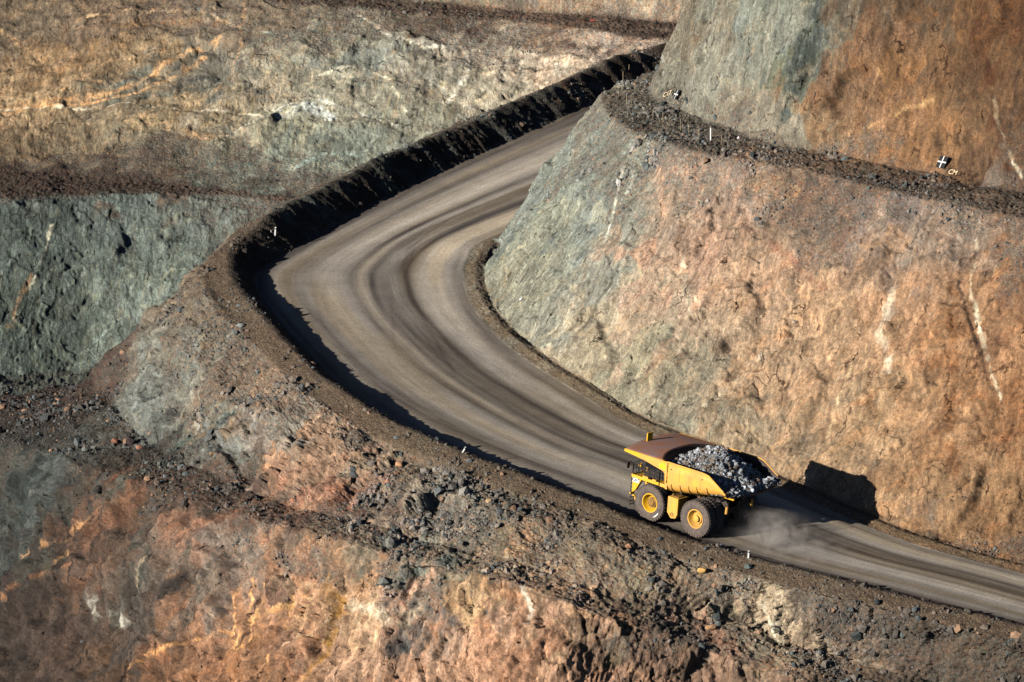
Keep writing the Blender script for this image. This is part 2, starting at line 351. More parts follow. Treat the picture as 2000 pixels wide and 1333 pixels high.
    d = d-crack
    sf.r1, sf.r2 = r1, r2
    # tipped heaps along the berm
    if sf is fg:
        bm = np.array([1. if nm[k] in ('berm',) else 0. for k in si])
        bl = bm.copy()
        for _ in range(8): bl[1:-1] = (bl[:-2]+bl[1:-1]+bl[2:])/3
        s = sf.s*0+np.interp(tc, np.arange(NS), arc)[None]
        hs = np.interp(tc, np.arange(NS), hb)[None]/2.6
        gul = vnoise(np.stack([s*1.05+.5*vnoise(P*1.3, 88), s*0, s*0], -1), 90)*.20+vnoise(np.stack([s*2.2, P[..., 2]*.5, s*0], -1), 91)*.13+vnoise(P*1.7, 92)*.10
        d = d+bl[:, None]*gul*np.minimum(hs, 1)*np.interp(tc, [10, 12], [.2, .75])[None]
        bump = (vnoise(np.stack([s*.13, s*0, s*0], -1), 95)*.34+vnoise(np.stack([s*.4, s*0, s*0], -1), 98)*.14+vnoise(P*.9, 96)*.07+vnoise(P*2.4, 97)*.04)*np.where(tc > 11.5, 1.1, .75)[None]
        cm = np.zeros(len(si)); cm[[k for k in range(len(si)) if nm[si[k]] == 'berm' or nm[si[k]] == 'berm_out']] = 1
        k0 = np.where(si == 6)[0]; w = np.exp(-((np.arange(len(si))-k0.mean())/(9*QUAL))**2)*cm
        G = G.copy(); G[..., 2] += w[:, None]*bump*np.minimum(hs*1.2, 1)
    sf.D = G+sf.N*np.where(sf.N[..., 2:3] > -.2, 1, -1)*d[..., None]
    return sf
fg.sa = np.tile((np.interp(tc, np.arange(NS), arc)*.5+np.interp(tc, np.arange(NS), np.concatenate([[0], np.cumsum(np.linalg.norm(np.diff(K, axis=0), axis=1))]))*.5)[None], (G.shape[0], 1))
bgd.sa = np.tile(bgd.s.mean(0)[None], (GB.shape[0], 1))
for s in surfs: displace(s)

# mineral bands and joints: (px list, half width m, sRGB, strength)
VEINS = [([(20,225),(110,195),(200,182),(290,150),(360,105),(430,80)], .7, (196,146,86), .6), ([(230,60),(330,45),(430,50)], .6, (176,132,84), .6), ([(0,60),(80,110),(160,130)], .5, (185,140,85), .5),
 ([(420,270),(500,230),(600,190),(700,215),(790,250)], .16, (205,200,180), .8), ([(380,20),(470,60),(560,70),(640,120)], .2, (150,170,155), .6), ([(560,330),(640,290),(740,300),(800,270)], .3, (135,160,145), .6),
 ([(820,140),(900,200),(960,230)], .25, (190,185,165), .6), ([(470,110),(480,180),(450,240)], .5, (95,95,85), .5), ([(240,150),(330,165),(400,150)], .8, (92,90,82), .5),
 ([(110,470),(170,440),(250,430)], .3, (110,125,112), .5), ([(160,690),(240,620),(290,560)], .4, (125,145,128), .6), ([(1560,560),(1600,640),(1620,720)], .4, (205,150,100), .5),
 ([(1800,690),(1815,780),(1810,860)], .3, (140,90,50), .5), ([(1120,560),(1160,620),(1180,700)], .4, (185,160,120), .5), ([(1010,430),(990,500),(985,560)], .3, (190,165,120), .6),
 ([(1140,640),(1190,560),(1230,480)], .07, (90,78,66), .6), ([(1500,830),(1530,770),(1550,700)], .06, (90,64,46), .8), ([(1455,760),(1470,720)], .08, (60,44,34), .9), ([(1610,850),(1640,770),(1665,700)], .06, (205,165,115), .7),
([(1905,470),(1893,560),(1925,680),(1955,790)], .16, (215,190,150), .8), ([(1855,560),(1865,700),(1850,820),(1870,930)], .7, (150,92,40), .6),
 ([(1935,170),(1950,250),(1985,340)], .22, (215,190,150), .9), ([(1925,120),(1940,220),(1965,330)], .8, (105,62,32), .7), ([(1215,325),(1200,390),(1178,470)], .16, (215,205,180), .8),
 ([(1232,330),(1225,370)], .12, (205,195,170), .7), ([(1105,310),(1092,370),(1080,420)], .12, (200,190,160), .7), ([(1880,470),(1870,560),(1900,640),(1935,760)], .12, (80,55,38), .8),
 ([(1385,400),(1372,440),(1372,490)], .14, (100,78,60), .8), ([(1270,300),(1295,360),(1290,430)], .5, (205,150,110), .5), ([(1700,250),(1760,215),(1820,195)], .07, (210,160,100), .7),
 ([(1640,290),(1690,200),(1720,140)], .06, (205,150,100), .6), ([(1600,0),(1585,70),(1555,150),(1545,220)], 1.5, (92,98,86), .75), ([(1740,560),(1720,640),(1735,720)], .5, (225,200,165), .5),
 ([(1330,500),(1345,600),(1320,700)], .3, (205,185,150), .4), ([(1690,770),(1730,850),(1745,900)], .4, (150,105,60), .6), ([(1480,690),(1420,760),(1380,800)], .08, (215,190,160), .5),
 ([(1500,470),(1560,520),(1600,560)], .5, (190,120,85), .5), ([(1440,420),(1400,520),(1385,560)], .15, (120,90,70), .5), ([(1990,140),(1975,230),(1960,300)], .1, (70,50,36), .7),
 ([(0,210),(90,208),(190,196),(270,180),(340,150),(400,110)], .42, (205,150,85), .85), ([(0,214),(200,206),(340,214),(480,216),(560,240)], .12, (225,208,170), .8),
 ([(150,40),(260,28),(400,30),(470,60)], .25, (190,150,100), .7), ([(330,250),(400,268),(470,255)], .7, (190,150,100), .6), ([(555,225),(600,205),(640,225)], .9, (205,208,192), .8),
 ([(700,30),(760,75),(830,95),(900,90)], .25, (215,205,180), .8), ([(905,95),(915,135),(890,175),(870,200)], .45, (215,205,180), .8), ([(620,140),(700,125),(760,160),(800,230)], .16, (200,190,160), .7),
 ([(950,150),(1010,120),(1090,110),(1180,95)], .5, (205,180,150), .6), ([(960,140),(1000,128),(1060,128)], .1, (90,80,70), .7), ([(1065,130),(1110,170),(1090,200)], .8, (190,135,90), .6),
 ([(480,10),(470,100),(420,180)], .12, (190,140,85), .5), ([(120,180),(210,120),(330,100)], .18, (195,150,95), .5), ([(350,130),(345,190)], .1, (60,50,40), .7), ([(455,1140),(440,1220),(425,1280)], .05, (220,160,90), .9), ([(485,1130),(470,1200),(450,1260)], .05, (225,165,95), .9), ([(470,1215),(520,1190),(555,1178)], .07, (225,165,95), .9), ([(420,1290),(460,1262),(510,1230)], .09, (220,160,90), .8), ([(570,1265),(600,1240),(640,1215)], .06, (230,190,140), .9), ([(40,1090),(140,1050),(200,1010)], .08, (200,140,80), .6), ([(1070,330),(1062,400)], .12, (205,170,120), .6),
 ([(60,560),(90,490),(100,440)], .12, (170,160,125), .7), ([(20,640),(35,590),(60,540)], .3, (165,120,70), .6), ([(130,560),(220,500),(270,450)], .1, (120,128,108), .5),
 ([(399,1114),(350,1160),(313,1205),(217,1281),(150,1333)], 1.1, (72,62,54), .8), ([(640,1120),(660,1180),(640,1240),(610,1330)], .55, (200,140,50), .75),
 ([(240,1320),(330,1275),(430,1230),(540,1190),(600,1165)], .16, (215,150,80), .8), ([(0,1180),(90,1130),(160,1110)], .25, (175,115,65), .6), ([(120,1110),(160,1040),(195,1000)], .1, (190,140,80), .6),
 ([(205,1010),(190,1070),(150,1140)], .08, (50,40,32), .8), ([(500,1140),(480,1200),(455,1270)], .07, (60,42,30), .8), ([(560,1160),(545,1230),(530,1300)], .07, (210,150,80), .8),
 ([(520,1110),(500,1180),(480,1250)], .06, (215,160,90), .7), ([(170,1170),(200,1200),(260,1220)], .6, (190,185,165), .6), ([(270,1160),(290,1120),(310,1090)], .25, (170,150,120), .6),
 ([(690,1180),(760,1200),(820,1190)], .6, (222,195,155), .7), ([(700,1060),(660,1100),(700,1130)], .4, (160,120,85), .5), ([(0,1060),(90,1040),(180,1060)], .4, (70,55,45), .6),
 ([(540,1060),(600,1040),(640,1030)], .9, (150,122,98), .6), ([(640,950),(690,945),(720,955)], .5, (185,120,85), .7), ([(1020,1140),(1035,1200),(1010,1260)], .18, (222,205,175), .7),
 ([(1480,1180),(1520,1220),(1510,1260)], .35, (205,190,155), .6), ([(1060,1140),(1120,1150),(1140,1190)], .7, (205,150,105), .5), ([(760,1280),(800,1250),(840,1200)], .9, (118,112,106), .6),
 ([(330,760),(350,700),(400,720)], .5, (135,140,128), .5), ([(390,760),(385,810),(370,850)], .3, (175,168,150), .6), ([(470,790),(500,830),(480,880)], .6, (140,138,130), .6)]
def paint_veins(sf, c):
    P = sf.G.reshape(-1, 3); rg = np.random.default_rng(77)
    for pts, hw, rgb, k in VEINS:
        hw = max(hw, .21)
        W_ = []
        xy = np.array(pts, float); npx = np.hypot(*np.diff(xy, axis=0).T).sum(); t = np.linspace(0, len(xy)-1, int(np.clip(npx/3, 20, 220))); X_ = np.interp(t, range(len(xy)), xy[:, 0]); Y__ = np.interp(t, range(len(xy)), xy[:, 1])
        for x, y in zip(X_, Y__):
            d = np.hypot(sf.pj[:, 0]-x, sf.pj[:, 1]-y) if False else None
            W_.append(sf.pick(x, y))
        W_ = np.array([w for w in W_ if w is not None])
        if DEBUG: print('vein', pts[0], len(W_), sf.P.shape)
        if len(W_) < 8: continue
        lo, hi = W_.min(0)-hw*4-1.5, W_.max(0)+hw*4+1.5
        k_ = np.where(((P > lo) & (P < hi)).all(1))[0]
        if len(k_) == 0: continue
        q = P[k_]; q = q+.30*min(1, .35+hw)*np.stack([fbm(q*.7, 4, 501), fbm(q*.7+3, 4, 502), fbm(q*.7+6, 4, 503)], -1)
        d = np.full(len(k_), 99.)
        for w in W_: d = np.minimum(d, ((q-w)**2).sum(1))
        d = np.sqrt(d)/(hw*(1+.6*fbm(P[k_]*.9, 2, 504)).clip(.3)); m = np.clip(1.35-d, 0, 1)*k*np.clip(.70+1.1*fbm(P[k_]*.7, 4, 505), 0, 1)
        vc = s2l(rgb)*(1.28 if np.mean(rgb) > 135 else .8); m = np.clip(m*(1.35 if sf is fg else 1.7), 0, 1); c[k_] = c[k_]*(1-m[:, None])+vc*m[:, None]
    return c
def soil_tint(sf):
    P = sf.G.reshape(-1, 3)
    c = colour_fields(P, None, CW, CV, K=5, warp=2.6, power=3.6, angular=True)
    c = paint_veins(sf, c)
    g_ = c.mean(1, keepdims=True); c = g_+(c-g_)*np.where(c[:, 1:2] > c[:, 0:1]*.98, .62, .80)
    return c.reshape(sf.G.shape)
def make_pick(all_):
    J = np.concatenate([s.pj for s in all_]); PP = np.concatenate([s.P for s in all_]); own = np.concatenate([np.full(len(s.P), i) for i, s in enumerate(all_)])
    ok = (J[:, 0] > -40) & (J[:, 0] < 2040) & (J[:, 1] > -40) & (J[:, 1] < 1373); J = J[ok]; PP = PP[ok]; own = own[ok]
    bx = (J[:, 0]//8).astype(int)+8; by = (J[:, 1]//8).astype(int)+8; key = bx*400+by; o = np.argsort(key, kind='stable'); ks = key[o]
    def pick_for(i):
        def pick(x, y):
            kk = []
            for dx in (-1, 0, 1):
                for dy in (-1, 0, 1):
                    q = (int(x//8)+8+dx)*400+int(y//8)+8+dy; a, b = np.searchsorted(ks, [q, q+1]); kk.append(o[a:b])
            kk = np.concatenate(kk)
            if len(kk) == 0: return None
            j0 = kk[np.argmin(J[kk, 2])]; near = kk[J[kk, 2] < J[j0, 2]+3]; j = near[np.argmin(np.hypot(J[near, 0]-x, J[near, 1]-y))]
            return PP[j] if own[j] == i else None
        return pick
    for i, s in enumerate(all_): s.pick = pick_for(i)
make_pick(surfs)
for s in surfs: s.col = soil_tint(s)
for s in surfs: s.col = s.col*(1+((s.r1-.5)*.30+(s.r2-.5)*.30)*(1-s.rub)*np.array([0 if s.SEG[int(min(k, len(s.SEG)-1))][0] in ('road', 'berm', 'berm_out', 'shoulder') else 1 for k in s.KD])[:, None])[..., None]
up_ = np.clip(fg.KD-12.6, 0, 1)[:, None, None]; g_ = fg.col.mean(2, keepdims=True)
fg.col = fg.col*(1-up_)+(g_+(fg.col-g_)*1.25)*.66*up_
sl_ = ((fg.KD >= 3) & (fg.KD < 5))[:, None, None]; fg.col = np.where(sl_, fg.col*1.16, fg.col)
lo_ = (fg.KD < 3)[:, None, None]; fg.col = np.where(lo_, (g_+(fg.col-g_)*1.06)*.94, fg.col); fg.col = np.clip(fg.col, .004, 1)
bgd.col = np.where((bgd.KD < 3)[:, None, None], bgd.col*.8+.2*bgd.col.mean(2, keepdims=True), bgd.col); bgd.col *= np.where(bgd.KD < 3, 1.75, 1.10)[:, None, None]; fg.col[fg.KD > 11] *= np.array([1.0, 1.055, 1.05]); bgd.col = bgd.col.mean(2, keepdims=True)*np.array([1.0, 1.0, .97])*.06+.94*bgd.col; bgd.col[..., 2] *= .95
for s in surfs:                                                     # loose material is duller than the rock it lies on
    m_ = (s.rub*.70*np.clip(.70+.9*fbm(s.G*.6, 3, 611), 0, 1))[..., None]*np.array([0 if n_ in ('road', 'berm', 'berm_out', 'shoulder') else 1 for n_ in [s.SEG[int(min(k, len(s.SEG)-1))][0] for k in s.KD]])[:, None, None]
    s.col = s.col*(1-m_)+(s.col.mean(2, keepdims=True)*np.array([1.12, .98, .84])*.8*.5+.5*s2l((96, 84, 70) if s is fg else (84, 70, 60)))*m_
gn = np.array([[a] for a in [0]])
def zone(sf, nm_, rgb, k=.8):
    nm = [s[0] for s in sf.SEG]; si = np.minimum(sf.KD.astype(int), len(nm)-1)
    m = np.array([1. if nm[j] in nm_ else 0 for j in si])*k
    for _ in range(3): m[1:-1] = (m[:-2]+m[1:-1]+m[2:])/3
    m = m[:, None]*np.clip(.9+.5*fbm(sf.G*.5, 3, 55), 0, 1)
    sf.col = sf.col*(1-m[..., None])+s2l(rgb)*m[..., None]
zone(fg, ('bench',), (98, 84, 68), .55); zone(bgd, ('bench',), (84, 68, 57), .8)
zone(fg, ('berm_out',), (116, 96, 75), .9); zone(fg, ('berm',), (66, 54, 44), .97)  # inner face darkened: the berm's own shade is put into its colour
zone(fg, ('shoulder',), (128, 106, 80), .85)
# ------------------------------------------------------------------ road: wheel tracks across its width
def road_colour(sf):
    si = np.minimum(sf.KD.astype(int), len(SEG)-1)
    rows = np.where(si == 8)[0]
    u = (sf.KD[rows]-8)[:, None]; st = tc[None]
    s = np.interp(tc, np.arange(NS), arc)[None]
    u, s = np.broadcast_arrays(u, s)
    uw = u+.018*vnoise(np.stack([s/25, u*2, 0*u], -1), 61)
    keys = [0, .05, .12, .2, .27, .36, .42, .47, .52, .56, .66, .72, .78, .86, .93, 1.0]
    vals = [.08, .14, .50, .30, .70, 1.05, .80, .26, .72, .18, .34, .02, .88, 1.1, .36, .5]
    b = np.interp(uw, keys, vals)
    fine = vnoise(np.stack([s/14+0*u, u*40+0*s, 0*(u+s)], -1), 62)*.13+vnoise(np.stack([s/6+0*u, u*90+0*s, 0*(u+s)], -1), 63)*.09
    med = vnoise(np.stack([s/30+0*u, u*11+0*s, 0*(u+s)], -1), 64)*.16
    cross = 0                                                       # tracks that wander from one lane to the next
    for k_, (u0_, amp_, ph_, wd_) in enumerate(((.3, .12, 0, .012), (.34, .12, .1, .012), (.55, .16, 2, .010), (.59, .16, 2.05, .010), (.75, .1, 4, .014), (.2, .14, 5, .012), (.46, .2, 1.2, .008))):
        cu = u0_+amp_*np.sin(s/23+ph_)+.02*vnoise(np.stack([s/9, 0*u, 0*u], -1), 70+k_)
        cross = cross-np.exp(-((u-cu)/wd_)**2)*.09*np.clip(.4+1.3*vnoise(np.stack([s/12, 0*u+k_, 0*u], -1), 80), 0, 1)
    b = np.clip(b+fine+med+cross, 0, 1.2)[..., None]
    warm = np.clip(.5+.9*vnoise(np.stack([s/22+0*u, u*14+0*s, 0*(u+s)+3], -1), 66), 0, 1)[..., None]
    dark = s2l((88, 78, 73))*(1-warm)+s2l((92, 77, 62))*warm
    light = s2l((222, 208, 190))*(1-warm)+s2l((220, 200, 172))*warm
    c = dark*(1-b)+light*b
    sf.col[rows] = c
road_colour(fg)

# ------------------------------------------------------------------ materials
def mat(name, rough=.9):
    m = bpy.data.materials.new(name); m.use_nodes = True
    b = m.node_tree.nodes['Principled BSDF']; b.inputs['Roughness'].default_value = rough
    b.inputs['Specular IOR Level'].default_value = .25
    return m, m.node_tree, b
def N(nt, t, **kw):
    n = nt.nodes.new('ShaderNode'+t)
    for k, v in kw.items(): setattr(n, k, v)
    return n
def ramp(nt, fac, pts):
    r = N(nt, 'ValToRGB'); e = r.color_ramp.elements
    while len(e) < len(pts): e.new(.5)
    for q, (p, c) in zip(e, pts): q.position = p; q.color = (c, c, c, 1) if not isinstance(c, tuple) else (*c, 1)
    nt.links.new(fac, r.inputs[0]); return r.outputs[0]
def mix(nt, a, b, f, mode='MIX'):
    m = N(nt, 'Mix', data_type='RGBA', blend_type=mode); l = nt.links
    for s, v in ((m.inputs[6], a), (m.inputs[7], b)):
        if hasattr(v, 'links'): l.new(v, s)
        else: s.default_value = (*v, 1)
    if hasattr(f, 'links'): l.new(f, m.inputs[0])
    else: m.inputs[0].default_value = f
    return m.outputs[2]
def math_(nt, op, a, b=None, c=None):
    m = N(nt, 'Math', operation=op)
    for k, v in enumerate((a, b, c)):
        if v is None: continue
        if hasattr(v, 'links'): nt.links.new(v, m.inputs[k])
        else: m.inputs[k].default_value = v
    return m.outputs[0]
def noise(nt, vec, scale, det=6, rough=.6, dist=0):
    n = N(nt, 'TexNoise'); nt.links.new(vec, n.inputs['Vector'])
    n.inputs['Scale'].default_value = scale; n.inputs['Detail'].default_value = det
    n.inputs['Roughness'].default_value = rough; n.inputs['Distortion'].default_value = dist
    return n.outputs[0]
def vmul(nt, vec, k):
    m = N(nt, 'VectorMath', operation='MULTIPLY'); nt.links.new(vec, m.inputs[0]); m.inputs[1].default_value = k
    return m.outputs[0]
def vadd(nt, a, b):
    m = N(nt, 'VectorMath', operation='ADD'); nt.links.new(a, m.inputs[0]); nt.links.new(b, m.inputs[1]); return m.outputs[0]

def rock_mat(name, gain, streak=.5, vein=1.0, drill=.5, bumpd=.25, block=.8, lean=.12):
    m, nt, b = mat(name, .92); l = nt.links
    col = N(nt, 'Attribute', attribute_name='Col').outputs['Color']
    rub = N(nt, 'Attribute', attribute_name='rub').outputs['Fac']
    st = N(nt, 'Attribute', attribute_name='st').outputs['Vector']
    pos = N(nt, 'NewGeometry').outputs['Position']
    wn = N(nt, 'TexNoise'); l.new(pos, wn.inputs['Vector']); wn.inputs['Scale'].default_value = .7; wn.inputs['Detail'].default_value = 3
    sh0 = N(nt, 'VectorMath', operation='SUBTRACT'); l.new(wn.outputs['Color'], sh0.inputs[0]); sh0.inputs[1].default_value = (.5, .5, .5); stw0 = vadd(nt, st, vmul(nt, sh0.outputs[0], (.9, 1.6, 1)))
    warp = vmul(nt, wn.outputs['Color'], (1.0, 1.0, 1.0)); wpos = vadd(nt, pos, warp)
    n1 = noise(nt, vmul(nt, stw0, (.75, .3, .5)), 1.0, 9, .68); n2 = noise(nt, pos, 3.2, 6, .7)
    stw = vadd(nt, st, vmul(nt, wn.outputs['Color'], (.55, 1.2, .6)))
    sn = noise(nt, vmul(nt, stw, (1.2, .24, .6)), 1.0, 9, .70)          # streaks run down the dip
    v1 = ramp(nt, n1, [(.25, .5), (.5, 1.0), (.72, 1.5)])
    v2 = ramp(nt, n2, [(.33, .55), (.5, 1.0), (.67, 1.5)])
    v3 = ramp(nt, sn, [(.3, .55), (.5, 1.0), (.7, 1.5)])
    c = mix(nt, col, v1, .7, 'MULTIPLY'); c = mix(nt, c, v2, .8, 'MULTIPLY')
    n5 = noise(nt, pos, 11, 4, .8); c = mix(nt, c, ramp(nt, n5, [(.34, .42), (.5, 1.0), (.66, 1.55)]), .95, 'MULTIPLY')
    sn2 = noise(nt, vmul(nt, stw, (3.4, 1.1, 1.5)), 1.0, 6, .72); c = mix(nt, c, ramp(nt, sn2, [(.33, .6), (.5, 1.0), (.67, 1.4)]), math_(nt, 'MULTIPLY', math_(nt, 'SUBTRACT', 1.0, rub), streak*1.3), 'MULTIPLY')
    # dark joints: iron stain plus crack shade put into the colour
    vj = N(nt, 'TexVoronoi', feature='DISTANCE_TO_EDGE'); l.new(vmul(nt, vadd(nt, stw, vmul(nt, wn.outputs['Color'], (1.0, 2.0, 1))), (.40, .13, .3)), vj.inputs['Vector']); vj.inputs['Scale'].default_value = 1.0
    jm = math_(nt, 'MULTIPLY', ramp(nt, vj.outputs[0], [(.0, 1), (.012, .8), (.022, 0)]), ramp(nt, noise(nt, pos, .45, 4), [(.5, 0), (.6, 1)]))
    jm = math_(nt, 'MULTIPLY', jm, math_(nt, 'SUBTRACT', 1.0, rub))
    c = mix(nt, c, mix(nt, c, (.34, .3, .28), 1.0, 'MULTIPLY'), jm)
    rock = math_(nt, 'SUBTRACT', 1.0, rub)
    c = mix(nt, c, v3, math_(nt, 'MULTIPLY', rock, streak), 'MULTIPLY')
    va = N(nt, 'TexVoronoi'); l.new(vmul(nt, vadd(nt, st, vmul(nt, wn.outputs['Color'], (.8, 1.4, 1))), (.8, .30, .6)), va.inputs['Vector']); va.inputs['Scale'].default_value = 1.0
    vbb = N(nt, 'TexVoronoi'); l.new(vmul(nt, vadd(nt, st, vmul(nt, wn.outputs['Color'], (.4, .6, .5))), (3.0, 1.1, 2)), vbb.inputs['Vector']); vbb.inputs['Scale'].default_value = 1.0
    sa_ = N(nt, 'SeparateColor'); l.new(va.outputs['Color'], sa_.inputs[0]); sb_ = N(nt, 'SeparateColor'); l.new(vbb.outputs['Color'], sb_.inputs[0])
    c = mix(nt, c, ramp(nt, sa_.outputs[1], [(0, .78), (.5, 1), (1, 1.25)]), math_(nt, 'MULTIPLY', rock, block), 'MULTIPLY')
    c = mix(nt, c, ramp(nt, sb_.outputs[1], [(0, .75), (.5, 1), (1, 1.28)]), math_(nt, 'MULTIPLY', rock, block), 'MULTIPLY')
    # hue wander: rust, pale and grey-green stains
    h1 = noise(nt, vadd(nt, vmul(nt, stw, (.4, .12, .5)), vmul(nt, wpos, (.22, .22, .2))), 1.0, 9, .72)
    c = mix(nt, c, mix(nt, c, (1.2, .9, .68), 1.0, 'MULTIPLY'), math_(nt, 'MULTIPLY', ramp(nt, h1, [(.54, 0), (.66, 1)]), .55))
    h2 = noise(nt, vadd(nt, vmul(nt, stw, (.9, .2, .5)), vmul(nt, pos, (.1, .1, .1))), 1.0, 8, .72)
    c = mix(nt, c, mix(nt, c, (.78, .82, .86), 1.0, 'MULTIPLY'), math_(nt, 'MULTIPLY', ramp(nt, h2, [(.5, 0), (.62, 1)]), .6))
    h3 = noise(nt, vmul(nt, stw0, (.5, .3, .5)), 1.0, 8, .72)
    c = mix(nt, c, mix(nt, c, (1.35, 1.3, 1.25), 1.0, 'MULTIPLY'), math_(nt, 'MULTIPLY', math_(nt, 'MULTIPLY', ramp(nt, h3, [(.56, 0), (.64, 1)]), rock), .8))
    pit = math_(nt, 'MULTIPLY', ramp(nt, noise(nt, vmul(nt, pos, (1, 1, .7)), 3.6, 3, .6), [(.66, 0), (.70, 1)]), ramp(nt, noise(nt, pos, .5, 3), [(.5, 0), (.62, 1)]))
    c = mix(nt, c, mix(nt, c, (.4, .36, .34), 1.0, 'MULTIPLY'), math_(nt, 'MULTIPLY', math_(nt, 'MULTIPLY', pit, rock), .8))
    # pale veins
    vv = N(nt, 'TexVoronoi', feature='DISTANCE_TO_EDGE'); l.new(vmul(nt, vadd(nt, wpos, warp), (.16, .16, .3)), vv.inputs['Vector']); vv.inputs['Scale'].default_value = 1.0
    vm = math_(nt, 'MULTIPLY', ramp(nt, vv.outputs[0], [(.0, 1), (.018, .7), (.035, 0)]), ramp(nt, noise(nt, pos, .25, 3), [(.52, 0), (.62, 1)]))
    c = mix(nt, c, mix(nt, col, (1.7, 1.55, 1.35), 1.0, 'MULTIPLY'), math_(nt, 'MULTIPLY', math_(nt, 'MULTIPLY', vm, rock), .8*vein))
    # drill barrels: thin evenly spaced ochre lines down the dip
    sx = N(nt, 'SeparateXYZ'); l.new(vadd(nt, st, vmul(nt, wn.outputs['Color'], (.10, 0, 0))), sx.inputs[0])
    sh = math_(nt, 'ADD', sx.outputs[0], math_(nt, 'MULTIPLY', sx.outputs[1], lean))
    fr = math_(nt, 'FRACT', math_(nt, 'DIVIDE', sh, 1.25))
    ln = ramp(nt, math_(nt, 'ABSOLUTE', math_(nt, 'SUBTRACT', fr, .5)), [(.0, 1), (.05, 1), (.075, 0)])
    dm = math_(nt, 'MULTIPLY', ramp(nt, noise(nt, vmul(nt, st, (.12, .1, 1)), 1, 3), [(.50, 0), (.6, 1)]), ramp(nt, noise(nt, vmul(nt, st, (.8, .22, 1)), 1.0, 4), [(.45, 0), (.55, 1)]))
    dl = math_(nt, 'MULTIPLY', math_(nt, 'MULTIPLY', math_(nt, 'MULTIPLY', ln, dm), rock), drill)
    c = mix(nt, c, mix(nt, col, (1.75, 1.4, .95), 1.0, 'MULTIPLY'), dl)
    # rubble: many small stones of mixed colour
    vo = N(nt, 'TexVoronoi'); l.new(pos, vo.inputs['Vector']); vo.inputs['Scale'].default_value = 3.0
    vo2 = N(nt, 'TexVoronoi'); l.new(pos, vo2.inputs['Vector']); vo2.inputs['Scale'].default_value = 7.5
    sv = N(nt, 'SeparateColor'); l.new(vo.outputs['Color'], sv.inputs[0])
    sv2 = N(nt, 'SeparateColor'); l.new(vo2.outputs['Color'], sv2.inputs[0])
    g = mix(nt, ramp(nt, sv.outputs[0], [(0, .45), (.6, 1), (1, 1.7)]), ramp(nt, sv2.outputs[0], [(0, .5), (.6, 1), (1, 1.6)]), .5)
    tint = ramp(nt, sv.outputs[1], [(0, (.88, 1.0, .98)), (.5, (1, 1, 1)), (.8, (1.2, .92, .75))])
    gc = mix(nt, mix(nt, c, g, .8, 'MULTIPLY'), tint, .7, 'MULTIPLY')
    c = mix(nt, c, gc, math_(nt, 'MULTIPLY', rub, .85))
    c = mix(nt, c, (gain, gain, gain), 1.0, 'MULTIPLY')
    l.new(c, b.inputs['Base Color'])
    # relief
    bh = math_(nt, 'MULTIPLY', math_(nt, 'ADD', math_(nt, 'MULTIPLY', noise(nt, wpos, 1.3, 9, .66), .5), math_(nt, 'MULTIPLY', noise(nt, vmul(nt, stw, (1.9, .6, 1.2)), 1.0, 8, .68), .6)), rock)
    vb = N(nt, 'TexVoronoi'); l.new(vadd(nt, pos, vmul(nt, wn.outputs['Color'], (.6, .6, .6))), vb.inputs['Vector']); vb.inputs['Scale'].default_value = 1.7
    bh = math_(nt, 'ADD', bh, math_(nt, 'MULTIPLY', vb.outputs[0], math_(nt, 'MULTIPLY', rock, -.12)))
    rb = math_(nt, 'ADD', math_(nt, 'MULTIPLY', vo.outputs[0], -.35), math_(nt, 'MULTIPLY', vo2.outputs[0], -.14))
    bh = math_(nt, 'ADD', bh, math_(nt, 'MULTIPLY', rb, rub))
    bh = math_(nt, 'SUBTRACT', bh, math_(nt, 'MULTIPLY', dl, .05))
    bh = math_(nt, 'ADD', bh, math_(nt, 'MULTIPLY', rock, math_(nt, 'ADD', math_(nt, 'MULTIPLY', sa_.outputs[0], .5*block), math_(nt, 'MULTIPLY', sb_.outputs[0], .3*block))))
    bh = math_(nt, 'SUBTRACT', bh, math_(nt, 'MULTIPLY', jm, .5))
    bh = math_(nt, 'ADD', bh, math_(nt, 'MULTIPLY', math_(nt, 'ADD', noise(nt, pos, 6.5, 6, .75), math_(nt, 'MULTIPLY', sn2, .8)), .30))
    bp = N(nt, 'Bump'); bp.inputs['Strength'].default_value = 1.0; bp.inputs['Distance'].default_value = bumpd
    l.new(bh, bp.inputs['Height']); l.new(bp.outputs[0], b.inputs['Normal'])
    return m
